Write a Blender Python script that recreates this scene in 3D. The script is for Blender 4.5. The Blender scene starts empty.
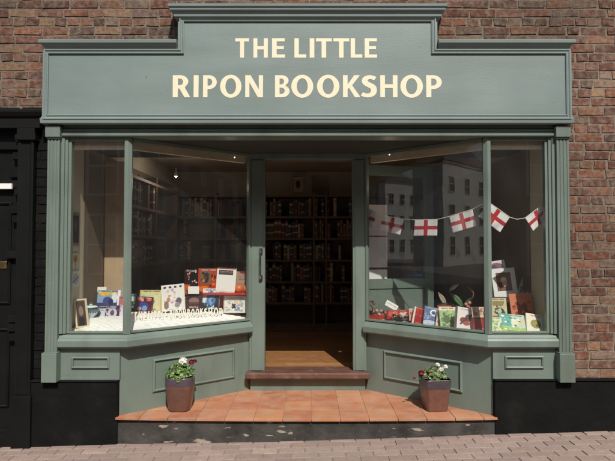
import bpy, bmesh, math, random
from mathutils import Vector, Matrix
random.seed(7)
R = math.radians
scene = bpy.context.scene
COL = scene.collection

# ------------------------------------------------------------------ camera
PITCH = R(1.7); F = 533.0; CX = 308.6; CY = 230.5; CAM = (0.0, -4.4, 1.63)
cd = bpy.data.cameras.new('camera'); cam = bpy.data.objects.new('camera', cd); COL.objects.link(cam)
cam.location = CAM; cam.rotation_euler = (R(90) + PITCH, 0, 0)
cd.sensor_width = 36; cd.lens = 36 * F / 615; cd.shift_x = -(CX - 307.5) / 615
cd.clip_start = 0.05; cd.clip_end = 2000
scene.camera = cam
# ------------------------------------------------------------------ light
SUN = Vector((0.23, -1.0, 1.12)).normalized()
w = bpy.data.worlds.new('World'); scene.world = w; w.use_nodes = True
nt = w.node_tree; bg = nt.nodes['Background']
sky = nt.nodes.new('ShaderNodeTexSky'); sky.sky_type = 'NISHITA'; sky.sun_disc = False
sky.sun_elevation = math.asin(SUN.z); sky.sun_rotation = math.atan2(SUN.x, SUN.y)
sky.air_density = 1.2; sky.dust_density = 2.0
nt.links.new(sky.outputs[0], bg.inputs[0]); bg.inputs[1].default_value = 0.10
sd = bpy.data.lights.new('sun', 'SUN'); sd.energy = 4.2; sd.angle = R(0.6); sd.color = (1, 0.95, 0.87)
sun = bpy.data.objects.new('sun', sd); COL.objects.link(sun)
sun.rotation_euler = SUN.to_track_quat('Z', 'Y').to_euler(); sun.location = (3, -9, 12)
vs = scene.view_settings
scene.display_settings.display_device = 'sRGB'
vs.view_transform = 'Standard'; vs.look = 'None'; vs.exposure = 0.0; vs.gamma = 1; vs.use_curve_mapping = False
scene.render.engine = 'CYCLES'
cy = scene.cycles
cy.use_denoising = True; cy.max_bounces = 10; cy.diffuse_bounces = 5; cy.transparent_max_bounces = 16
cy.sample_clamp_indirect = 6.0; cy.caustics_reflective = False; cy.caustics_refractive = False

# ------------------------------------------------------------------ helpers
def ray(px, py):
    u = (px - CX) / F; v = (CY - py) / F
    return Vector((u, math.cos(PITCH) - v * math.sin(PITCH), math.sin(PITCH) + v * math.cos(PITCH)))
def P(px, py, y):
    d = ray(px, py); return Vector(CAM) + d * ((y - CAM[1]) / d.y)
def onplane(px, py, pt, n):
    d = ray(px, py); c = Vector(CAM); return c + d * ((Vector(pt) - c).dot(n) / d.dot(n))
def S(h):
    h = h.lstrip('#'); o = []
    for i in (0, 2, 4):
        c = int(h[i:i + 2], 16) / 255
        o.append(c / 12.92 if c <= .04045 else ((c + .055) / 1.055) ** 2.4)
    return tuple(o)

class MB:
    """collects faces of ONE mesh; optional colour per face"""
    def __init__(s): s.v = []; s.f = []; s.c = []
    def add(s, verts, faces, col=None):
        b = len(s.v); s.v += [tuple(p) for p in verts]
        for f in faces: s.f.append([b + i for i in f]); s.c.append(col)
        return s
    def box(s, a, b, col=None, M=None):
        (x0, y0, z0), (x1, y1, z1) = a, b
        if x0 > x1: x0, x1 = x1, x0
        if y0 > y1: y0, y1 = y1, y0
        if z0 > z1: z0, z1 = z1, z0
        vs = [Vector((x, y, z)) for z in (z0, z1) for y in (y0, y1) for x in (x0, x1)]
        if M: vs = [M @ p for p in vs]
        return s.add(vs, [(0, 2, 3, 1), (4, 5, 7, 6), (0, 1, 5, 4), (2, 6, 7, 3), (0, 4, 6, 2), (1, 3, 7, 5)], col)
    def prism(s, poly, h0, h1, fn=lambda u, v, h: (u, v, h), col=None):
        a = sum(poly[i][0] * poly[(i + 1) % len(poly)][1] - poly[(i + 1) % len(poly)][0] * poly[i][1] for i in range(len(poly)))
        if a < 0: poly = poly[::-1]
        n = len(poly)
        vs = [fn(u, v, h0) for u, v in poly] + [fn(u, v, h1) for u, v in poly]
        return s.add(vs, [tuple(range(n))[::-1], tuple(range(n, 2 * n))] + [(i, (i + 1) % n, n + (i + 1) % n, n + i) for i in range(n)], col)
    def sweep(s, path, prof, closed=False, fn=lambda u, v, h: (u, v, h), col=None):
        """prof = closed polygon of (offset to the right of travel, h)"""
        n = len(path); nr = []
        for i in range(n if closed else n - 1):
            a, b = path[i], path[(i + 1) % n]; dx, dy = b[0] - a[0], b[1] - a[1]; l = math.hypot(dx, dy)
            nr.append((dy / l, -dx / l))
        vs = []
        for i in range(n):
            if closed: n1, n2 = nr[i - 1], nr[i]
            else: n1, n2 = nr[max(i - 1, 0)], nr[min(i, n - 2)]
            k = 1 + n1[0] * n2[0] + n1[1] * n2[1]; m = ((n1[0] + n2[0]) / k, (n1[1] + n2[1]) / k)
            for o, h in prof: vs.append(fn(path[i][0] + m[0] * o, path[i][1] + m[1] * o, h))
        q = len(prof); fs = []
        for i in range(n if closed else n - 1):
            j = (i + 1) % n
            for k in range(q): fs.append((i * q + k, i * q + (k + 1) % q, j * q + (k + 1) % q, j * q + k))
        if not closed: fs += [tuple(range(q)), tuple(range((n - 1) * q, n * q))[::-1]]
        return s.add(vs, fs, col)
    def lathe(s, prof, c=(0, 0, 0), n=24, col=None, sq=None):
        vs = []
        for r, z in prof:
            for k in range(n):
                t = 2 * math.pi * (k + .5) / n; x, y = math.cos(t), math.sin(t)
                if sq:
                    q = (abs(x) ** sq + abs(y) ** sq) ** (-1 / sq); x *= q; y *= q
                vs.append((c[0] + r * x, c[1] + r * y, c[2] + z))
        fs = [(i * n + k, i * n + (k + 1) % n, (i + 1) * n + (k + 1) % n, (i + 1) * n + k) for i in range(len(prof) - 1) for k in range(n)]
        fs += [tuple(range(n))[::-1], tuple(range((len(prof) - 1) * n, len(prof) * n))]
        return s.add(vs, fs, col)
    def tube(s, pts, r, n=8, col=None):
        pts = [Vector(p) for p in pts]; vs = []; m = len(pts)
        for i, p in enumerate(pts):
            d = (pts[min(i + 1, m - 1)] - pts[max(i - 1, 0)]).normalized()
            a = d.cross(Vector((0, 0, 1)) if abs(d.z) < .9 else Vector((1, 0, 0))).normalized(); b = d.cross(a)
            rr = r[i] if isinstance(r, (list, tuple)) else r
            for k in range(n):
                t = 2 * math.pi * k / n; vs.append(p + (a * math.cos(t) + b * math.sin(t)) * rr)
        fs = [(i * n + k, i * n + (k + 1) % n, (i + 1) * n + (k + 1) % n, (i + 1) * n + k) for i in range(m - 1) for k in range(n)]
        fs += [tuple(range(n))[::-1], tuple(range((m - 1) * n, m * n))]
        return s.add(vs, fs, col)
    def ball(s, c, r, n=10, col=None):
        prof = [(max(.001, math.sin(math.pi * i / n)) * r, -math.cos(math.pi * i / n) * r) for i in range(n + 1)]
        return s.lathe(prof, c, n + 2, col)

def obj(name, mb, mat, parent=None, loc=None, label=None, cat=None, group=None, kind=None, bev=0, smooth=False, off=(0, 0, 0), seg=2):
    me = bpy.data.meshes.new(name)
    ofs = Vector(off)
    me.from_pydata([tuple(Vector(p) - ofs) for p in mb.v], [], mb.f)
    if any(c is not None for c in mb.c):
        at = me.color_attributes.new('col', 'FLOAT_COLOR', 'CORNER'); buf = []
        for p, c in zip(me.polygons, mb.c):
            c = c or (.5, .5, .5)
            buf += [c[0], c[1], c[2], 1.0] * p.loop_total
        at.data.foreach_set('color', buf)
    me.materials.append(mat)
    bm = bmesh.new(); bm.from_mesh(me); bmesh.ops.recalc_face_normals(bm, faces=bm.faces); bm.to_mesh(me); bm.free()
    if smooth:
        me.shade_smooth()
        try: me.set_sharp_from_angle(angle=R(40))
        except Exception: pass
    o = bpy.data.objects.new(name, me); COL.objects.link(o)
    if parent: o.parent = parent
    if loc is not None: o.location = loc
    if bev:
        m = o.modifiers.new('bevel', 'BEVEL'); m.width = bev; m.segments = seg; m.limit_method = 'ANGLE'; m.angle_limit = R(35)
    tag(o, label, cat, group, kind)
    return o
def tag(o, label=None, cat=None, group=None, kind=None):
    for k, v in (('label', label), ('category', cat), ('group', group), ('kind', kind)):
        if v: o[k] = v
    return o
def thing(name, label, cat, loc=(0, 0, 0), rot=(0, 0, 0), group=None):
    o = bpy.data.objects.new(name, None); COL.objects.link(o); o.empty_display_size = .1
    o.location = loc; o.rotation_euler = rot
    return tag(o, label, cat, group)

# ------------------------------------------------------------------ materials
def mat(name, col, rough=.5, noise=.0, nscale=8, bump=0, bscale=40, attr=False, spec=.5, metal=0, dirt=None, dscale=3, dlo=.55, dhi=.7, stretch=None, rnd=0, coat=0, grain=None, chip=None, soot=0):
    m = bpy.data.materials.new(name); m.use_nodes = True; N = m.node_tree.nodes; L = m.node_tree.links
    b = N['Principled BSDF']; b.inputs['Roughness'].default_value = rough; b.inputs['Specular IOR Level'].default_value = spec
    b.inputs['Metallic'].default_value = metal; b.inputs['Coat Weight'].default_value = coat
    tc = N.new('ShaderNodeTexCoord'); src = tc.outputs['Object']
    if stretch:
        mp = N.new('ShaderNodeMapping'); mp.inputs['Scale'].default_value = stretch; L.new(src, mp.inputs[0]); src2 = mp.outputs[0]
    else: src2 = src
    if attr:
        a = N.new('ShaderNodeAttribute'); a.attribute_name = 'col'; c = a.outputs['Color']
    else:
        a = N.new('ShaderNodeRGB'); a.outputs[0].default_value = (*col, 1); c = a.outputs[0]
    if rnd:
        oi = N.new('ShaderNodeObjectInfo'); h = N.new('ShaderNodeHueSaturation'); mr = N.new('ShaderNodeMapRange')
        mr.inputs[3].default_value = 1 - rnd; mr.inputs[4].default_value = 1 + rnd
        L.new(oi.outputs['Random'], mr.inputs[0]); L.new(mr.outputs[0], h.inputs['Value']); L.new(c, h.inputs['Color']); c = h.outputs[0]
    def noisen(scale, detail=4, s=None):
        t = N.new('ShaderNodeTexNoise'); t.inputs['Scale'].default_value = scale; t.inputs['Detail'].default_value = detail; L.new(s or src, t.inputs[0]); return t
    if noise:
        t = noisen(nscale, 6); mr = N.new('ShaderNodeMapRange'); mr.inputs[1].default_value = .25; mr.inputs[2].default_value = .75
        mr.inputs[3].default_value = 1 - noise; mr.inputs[4].default_value = 1 + noise; L.new(t.outputs[0], mr.inputs[0])
        h = N.new('ShaderNodeHueSaturation'); L.new(mr.outputs[0], h.inputs['Value']); L.new(c, h.inputs['Color']); c = h.outputs[0]
        t2 = N.new('ShaderNodeMapRange'); t2.inputs[3].default_value = max(.05, rough - .08); t2.inputs[4].default_value = min(1, rough + .1); L.new(t.outputs[0], t2.inputs[0]); L.new(t2.outputs[0], b.inputs['Roughness'])
    if dirt:
        t = noisen(dscale, 7, src2); mr = N.new('ShaderNodeMapRange'); mr.inputs[1].default_value = dlo; mr.inputs[2].default_value = dhi; L.new(t.outputs[0], mr.inputs[0])
        mx = N.new('ShaderNodeMix'); mx.data_type = 'RGBA'; L.new(mr.outputs[0], mx.inputs[0]); L.new(c, mx.inputs[6]); mx.inputs[7].default_value = (*dirt, 1); c = mx.outputs[2]
    if soot:
        t = noisen(.9, 5); mr = N.new('ShaderNodeMapRange'); mr.inputs[1].default_value = .3; mr.inputs[2].default_value = .7; mr.inputs[3].default_value = 1 - soot; mr.inputs[4].default_value = 1.05; L.new(t.outputs[0], mr.inputs[0])
        h = N.new('ShaderNodeHueSaturation'); L.new(mr.outputs[0], h.inputs['Value']); L.new(c, h.inputs['Color']); c = h.outputs[0]
    if chip:
        t = noisen(chip[1], 3); mr = N.new('ShaderNodeMapRange'); mr.inputs[1].default_value = chip[2]; mr.inputs[2].default_value = chip[2] + .015; L.new(t.outputs[0], mr.inputs[0])
        mx = N.new('ShaderNodeMix'); mx.data_type = 'RGBA'; L.new(mr.outputs[0], mx.inputs[0]); L.new(c, mx.inputs[6]); mx.inputs[7].default_value = (*chip[0], 1); c = mx.outputs[2]
    L.new(c, b.inputs['Base Color'])
    if grain:
        mp = N.new('ShaderNodeMapping'); mp.inputs['Scale'].default_value = grain; L.new(src, mp.inputs[0]); t = noisen(1, 4, mp.outputs[0])
        bn0 = N.new('ShaderNodeBump'); bn0.inputs['Strength'].default_value = .05; bn0.inputs['Distance'].default_value = .006; L.new(t.outputs[0], bn0.inputs['Height']); L.new(bn0.outputs[0], b.inputs['Normal'])
    if bump:
        t = noisen(bscale, 5); bn = N.new('ShaderNodeBump'); bn.inputs['Strength'].default_value = bump; bn.inputs['Distance'].default_value = .01
        L.new(t.outputs[0], bn.inputs['Height']); L.new(bn.outputs[0], b.inputs['Normal'])
        if grain: L.new(bn0.outputs[0], bn.inputs['Normal'])
    return m
def emit(name, col, st):
    m = bpy.data.materials.new(name); m.use_nodes = True; b = m.node_tree.nodes['Principled BSDF']
    b.inputs['Base Color'].default_value = (*col, 1); b.inputs['Emission Color'].default_value = (*col, 1); b.inputs['Emission Strength'].default_value = st
    return m
def glassmat(name, base=.05, tint=(.965, .975, .965)):
    m = bpy.data.materials.new(name); m.use_nodes = True; N = m.node_tree.nodes; L = m.node_tree.links; N.clear()
    out = N.new('ShaderNodeOutputMaterial'); mix = N.new('ShaderNodeMixShader'); tr = N.new('ShaderNodeBsdfTransparent'); gl = N.new('ShaderNodeBsdfGlossy')
    tr.inputs[0].default_value = (*tint, 1); gl.inputs['Roughness'].default_value = .004
    lw = N.new('ShaderNodeLayerWeight'); lw.inputs[0].default_value = .5
    p = N.new('ShaderNodeMath'); p.operation = 'POWER'; p.inputs[1].default_value = 5; L.new(lw.outputs['Facing'], p.inputs[0])
    q = N.new('ShaderNodeMath'); q.operation = 'MULTIPLY_ADD'; q.inputs[1].default_value = 1 - base; q.inputs[2].default_value = base; L.new(p.outputs[0], q.inputs[0])
    tc = N.new('ShaderNodeTexCoord'); ns = N.new('ShaderNodeTexNoise'); ns.inputs['Scale'].default_value = 2.2; L.new(tc.outputs['Object'], ns.inputs[0])
    bn = N.new('ShaderNodeBump'); bn.inputs['Strength'].default_value = .022; bn.inputs['Distance'].default_value = .02; L.new(ns.outputs[0], bn.inputs['Height']); L.new(bn.outputs[0], gl.inputs['Normal'])
    L.new(q.outputs[0], mix.inputs[0]); L.new(tr.outputs[0], mix.inputs[1]); L.new(gl.outputs[0], mix.inputs[2])
    df_ = N.new('ShaderNodeBsdfDiffuse'); df_.inputs[0].default_value = (.75, .74, .70, 1); m2 = N.new('ShaderNodeMixShader')
    n2 = N.new('ShaderNodeTexNoise'); n2.inputs['Scale'].default_value = 3.5; n2.inputs['Detail'].default_value = 8; mp = N.new('ShaderNodeMapping'); mp.inputs['Scale'].default_value = (1, 1, .45); L.new(tc.outputs['Object'], mp.inputs[0]); L.new(mp.outputs[0], n2.inputs[0])
    mr = N.new('ShaderNodeMapRange'); mr.inputs[1].default_value = .35; mr.inputs[2].default_value = .75; mr.inputs[3].default_value = .004; mr.inputs[4].default_value = .013; L.new(n2.outputs[0], mr.inputs[0])
    L.new(mr.outputs[0], m2.inputs[0]); L.new(mix.outputs[0], m2.inputs[1]); L.new(df_.outputs[0], m2.inputs[2]); L.new(m2.outputs[0], out.inputs[0])
    return m

M_sign = mat('sign_paint', (.215, .270, .258), .42, .08, 2.2, .08, 90, dirt=(.165, .215, .20), dscale=1.7, dlo=.42, dhi=.85, stretch=(.5, 1, 3), grain=(4, 60, 110), chip=((.11, .13, .12), 42, .735))
M_wood = mat('shopfront_paint', (.168, .217, .184), .42, .09, 3, .12, 70, dirt=(.115, .145, .12), dscale=4, dlo=.5, dhi=.8, stretch=(1, 1, .4), grain=(90, 90, 7), chip=((.30, .32, .28), 36, .735))
M_letter = mat('cream_paint', (.86, .78, .57), .5, .03, 20)
M_wletter = mat('white_letter_paint', (.90, .86, .76), .55, .03, 20)
M_brick = mat('old_brick', (1, 1, 1), .95, .42, 30, .7, 60, attr=True, dirt=(.27, .215, .17), dscale=21, dlo=.45, dhi=.80, spec=.1, soot=.38)
M_black = mat('black_masonry_paint', (.007, .0073, .007), .75, .35, 5, .5, 22, dirt=(.02, .021, .018), dscale=5, dlo=.6, dhi=.95, spec=.14)
M_dark = mat('black_gloss_paint', (.007, .0075, .007), .5, .2, 4, .05, 50, spec=.2)
M_riser = mat('peeling_black_paint', (.058, .053, .049), .8, .5, 7, .9, 22, dirt=(.34, .30, .24), dscale=6.5, dlo=.635, dhi=.675, stretch=(1, 1, 3.6), spec=.25)
M_tile = mat('terracotta_tile', (1, 1, 1), .6, .16, 7, .25, 45, attr=True, dirt=(.44, .29, .20), dscale=11, dlo=.45, dhi=.85)
M_pave = mat('clay_paver', (1, 1, 1), .9, .12, 30, .4, 70, attr=True, dirt=(.285, .22, .19), dscale=7, dlo=.45, dhi=.85, spec=.25)
M_sand = mat('jointing_sand', (.28, .22, .19), .95, .2, 40, .4, 80)
M_asph = mat('asphalt', (.05, .05, .05), .9, .25, 20, .5, 90)
M_ground = mat('street_ground', (.18, .165, .15), .95, .2, 3)
M_step = mat('oxide_red_paint', (.13, .062, .045), .5, .25, 9, .3, 30, dirt=(.2, .13, .10), dscale=8)
M_floor = mat('laminate_floor', (1, 1, 1), .42, .15, 14, attr=True)
M_cream = mat('cream_wall', (.55, .49, .37), .85, .05, 3, .1, 30)
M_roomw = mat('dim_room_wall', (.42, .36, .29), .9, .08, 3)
M_pelmet = mat('pale_timber', (.62, .52, .38), .6, .12, 12)
M_tan = mat('tan_board', (.45, .32, .20), .6, .10, 5, dirt=(.30, .19, .11), dscale=3)
M_shelf = mat('dark_oak', (.15, .10, .07), .55, .25, 9, .15, 30)
M_books = mat('shelf_book', (1, 1, 1), .75, .08, 20, attr=True, rnd=.25)
M_art = mat('printed_cover', (1, 1, 1), .3, .03, 30, attr=True, coat=.15)
M_page = mat('page_edges', (.72, .68, .56), .8, .08, 120)
M_paper = mat('paper', (.85, .84, .82), .85, .03, 30)
M_cloth = mat('white_cloth', (.86, .85, .83), .9, .05, 20, .3, 120)
M_metal = mat('aged_steel', (.62, .61, .58), .22, .1, 20, metal=1)
M_brass = mat('brass', (.5, .36, .15), .35, .1, 20, metal=1)
M_str = mat('white_string', (.75, .73, .68), .8)
M_flag = mat('flag_cotton', (1, 1, 1), .85, .04, 40, attr=True)
M_glass = glassmat('window_glass', .044)
M_leaf = mat('leaf', (1, 1, 1), .5, .15, 60, attr=True)
M_petal = mat('petal', (1, 1, 1), .6, .08, 80, attr=True)
M_pot1 = mat('glazed_pot', (1, 1, 1), .35, .18, 24, .15, 40, attr=True, coat=.3)
M_soil = mat('potting_soil', (.03, .02, .014), 1, .3, 60, .8, 90)
M_red = mat('red_board', (.5, .03, .02), .5, .06, 8)
M_orange = mat('orange_glaze', (.75, .16, .03), .35, .08, 12)
M_china = mat('china', (1, 1, 1), .2, .03, 20, attr=True, coat=.4)
M_white_render = mat('white_render', (.72, .72, .68), .9, .06, .6, .2, 8, dirt=(.5, .5, .46), dscale=.5)
M_redb = mat('street_brick', (.20, .12, .09), .9, .12, .8, .3, 12)
M_slate = mat('slate', (.06, .065, .075), .7, .15, 2, .3, 10)
M_dpane = mat('dark_pane', (.015, .017, .02), .08, .1, 2)
M_wframe = mat('white_joinery', (.7, .7, .67), .5)
M_lamp = emit('lit_lamp', (1, .86, .66), 2.2)
M_housing = mat('white_enamel', (.65, .63, .6), .35)
M_blue = mat('notice_print', (1, 1, 1), .4, .02, 30, attr=True)

# ------------------------------------------------------------------ the ground
mb = MB(); mb.box((-400, -600, -.5), (400, 60, -.16)); obj('ground', mb, M_ground, kind='structure')
def gz(x): return .065 + .027 * max(-3.5, min(3.5, x))     # the pavement falls to the left
mb = MB(); mb.prism([(-60, -11.5), (60, -11.5), (60, -3.72), (-60, -3.72)], -.155, -.06); obj('road', mb, M_asph, kind='structure')
mb = MB()
mb.add([(-60, -3.55, gz(-9) - .007), (-3.5, -3.55, gz(-9) - .007), (3.5, -3.55, gz(9) - .007), (60, -3.55, gz(9) - .007),
        (-60, .4, gz(-9) - .007), (-3.5, .4, gz(-9) - .007), (3.5, .4, gz(9) - .007), (60, .4, gz(9) - .007)],
       [(0, 1, 5, 4), (1, 2, 6, 5), (2, 3, 7, 6)])
obj('pavement_bed', mb, M_sand, kind='structure')
mb = MB(); rng = random.Random(3)
pal = [(.345, .255, .22), (.325, .24, .205), (.355, .27, .23), (.335, .25, .22), (.31, .23, .20), (.345, .26, .22)]
row = 0; y = -.0
while y > -3.5:
    x = -7 + (.105 if row % 2 else 0) + rng.uniform(-.01, .01)
    while x < 7:
        l = .205; dz = rng.uniform(-.0025, .0025); c = rng.choice(pal); k = rng.uniform(.88, 1.1); c = tuple(q * k for q in c)
        g = .0026; x0, x1, y0, y1 = x + g, x + l - g, y - .1 + g, y - g; e = .004
        z0, z1 = gz(x0) + dz, gz(x1) + dz + rng.uniform(-.001, .001)
        vs = [(x0, y0, z0 - .012), (x1, y0, z1 - .012), (x1, y1, z1 - .012), (x0, y1, z0 - .012),
              (x0 + e, y0 + e, z0), (x1 - e, y0 + e, z1), (x1 - e, y1 - e, z1), (x0 + e, y1 - e, z0)]
        mb.add(vs, [(4, 5, 6, 7), (0, 1, 5, 4), (1, 2, 6, 5), (2, 3, 7, 6), (3, 0, 4, 7)], c)
        x += l
    y -= .1; row += 1
obj('pavement', mb, M_pave, kind='structure')
mb = MB()
for i in range(-16, 16): mb.box((i * .9 + .004, -3.71, -.1), (i * .9 + .896, -3.56, gz(i * .9) - .004))
obj('kerb', mb, mat('kerb_stone', (.3, .28, .26), .9, .15, 12, .3, 30), kind='structure')

# ------------------------------------------------------------------ the shop building
LX, RX = -1.49, 1.473              # corners where the bay turns in
LJ, RJ = -.57, .556                # inner ends of the angled panes
JY = .77
HEAD, SILLZ = 2.53, .905
shop = thing('shop_building', 'old brick building with a sage green bookshop front and recessed doorway', 'building')
# brick wall
mb = MB(); pb_ = MB(); rng = random.Random(11)
reds = [S('875a4c'), S('7c5044'), S('906858'), S('6c4c42'), S('97705a'), S('76594c'), S('905946'), S('88705e'), S('5f463f'), S('a5876c'), S('70625a'), S('77544c'), S('836256'), S('a07058'), S('8c7868')]
def in_shop(x0, x1, z0, z1):
    if x0 > -2.112 and x1 < 2.082 and z0 < 3.25: return True
    if x0 > -1.042 and x1 < 1.022 and z0 < 3.45: return True
    if x1 < -2.30 and x0 > -3.72 and z1 < 2.76: return True
    return False
z = .545; row = 0
while z < 5.35:
    h = .075; head = row % 4 == 3; L0 = .112 if head else .228
    x = -5.2 + (.057 if head else (.114 if row % 2 else 0)) + rng.uniform(-.02, .02)
    while x < 5.2:
        l = L0 * rng.uniform(.93, 1.06)
        if not head and rng.random() < .12: l = .112
        full = l
        if z < 3.25 and x < -2.11 < x + l: l = -2.11 - x
        elif z < 3.25 and x < 2.08 < x + l and x > 1: full, x = x + l - 2.08, 2.08; l = full
        elif z >= 3.25 and z < 3.45 and x < -1.04 < x + l: l = -1.04 - x
        elif z >= 3.25 and z < 3.45 and x < 1.02 < x + l: full, x = x + l - 1.02, 1.02; l = full
        if l > .03 and not in_shop(x, x + l, z, z + h):
            k = rng.uniform(.64, 1.0); c = tuple(k * (q * .66 + a_ * .34) for q, a_ in zip(rng.choice(reds), S('80604f')))
            if x + l / 2 < -2.1 and z < 2.74: c = tuple(.010 * rng.uniform(.7, 1.5) for _ in (0,)) * 3
            d = rng.uniform(-.0022, .0022); g = .0036; e = .005
            jz = [rng.uniform(-.005, .005) for _ in range(4)]; jx = [rng.uniform(-.006, .006) for _ in range(4)]
            x0, x1, z0, z1 = x + g, x + l - g, z + g, z + h - g
            q = [(x0 + jx[0], z0 + jz[0]), (x1 + jx[1], z0 + jz[1]), (x1 + jx[2], z1 + jz[2]), (x0 + jx[3], z1 + jz[3])]
            cxm, czm = (x0 + x1) / 2, (z0 + z1) / 2
            fr = [(a + (e if a < cxm else -e), .008 + d + rng.uniform(-.0015, .0015), b + (e if b < czm else -e)) for a, b in q]
            (pb_ if c[0] < .03 else mb).add([(a, .03, b) for a, b in q] + fr, [(4, 5, 6, 7), (0, 1, 5, 4), (1, 2, 6, 5), (2, 3, 7, 6), (3, 0, 4, 7)], c)
        x += full
    z += h; row += 1
mort = (.23, .19, .15)
for a, b, c in (((-5.2, .0135, 2.75), (5.2, .25, 5.35), mort), ((2.04, .0135, .54), (5.2, .25, 2.75), mort), ((-5.2, .017, .54), (-3.72, .25, 2.75), mort)):
    mb.box(a, b, c)
pb_.box((-2.30, .0135, -.1), (-2.06, .25, 2.7495))
for q_ in range(len(pb_.c)): pb_.c[q_] = None
obj('painted_brickwork', pb_, M_black, shop)
obj('brick_wall', mb, M_brick, shop)
# black painted plinths left and right of the step
for x0, x1, zt in ((-2.30, -1.552, .527), (1.512, 5.2, .535)):
    mb = MB(); mb.box((x0, -.035, -.1), (x1, .24, zt)); mb.prism([(x0, .02), (x0, -.045), (x1, -.045), (x1, .02)], zt - .0, zt + .012)
    obj('plinth', mb, M_black, shop, bev=.008)
# timber pilasters
for s, x0, x1 in ((-1, -2.136, -2.038), (1, 2.030, 2.130)):
    w_ = x1 - x0; poly = [(x0, .02), (x0, -.06)]
    nfl = 3; fw = w_ / (nfl * 2 + 1)
    for k in range(nfl):
        a = x0 + fw * (2 * k + 1)
        poly += [(a, -.06), (a + fw * .25, -.0545), (a + fw * .75, -.0545), (a + fw, -.06)]
    poly += [(x1, -.06), (x1, .02)]
    mb = MB(); mb.prism(poly, .772, 2.521); pl = obj('pilaster', mb, M_wood, shop)
    mb = MB(); mb.box((x0 - .012, -.082, 2.522), (x1 + .010, .02, 2.614)); mb.box((x0 - .004, -.07, 2.508), (x1 + .003, .015, 2.5215))
    obj('capital', mb, M_wood, pl, bev=.003)
    mb = MB(); mb.box((x0 - .012, -.092, .535), (x1 + .012, .02, .764)); mb.prism([(x0 - .012, .02), (x0 - .012, -.092), (x1 + .012, -.092), (x1 + .012, .02)], .7645, .772)
    obj('base_block', mb, M_wood, pl, bev=.005)
# beam over the windows
mb = MB()
prof = [(-.12, 2.533), (.045, 2.533), (.052, 2.540), (.052, 2.556), (.04, 2.562), (.034, 2.576), (.044, 2.582), (.044, 2.592), (.03, 2.60), (.03, 2.628), (-.12, 2.628)]
mb.sweep([(-2.024, 0), (2.016, 0)], prof)
obj('lintel_beam', mb, M_wood, shop)
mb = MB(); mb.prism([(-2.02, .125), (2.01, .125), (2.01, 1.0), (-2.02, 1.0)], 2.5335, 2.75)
obj('soffit', mb, mat('soffit_paint', (.065, .075, .062), .95, .1, 4, spec=.05), shop)

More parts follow.
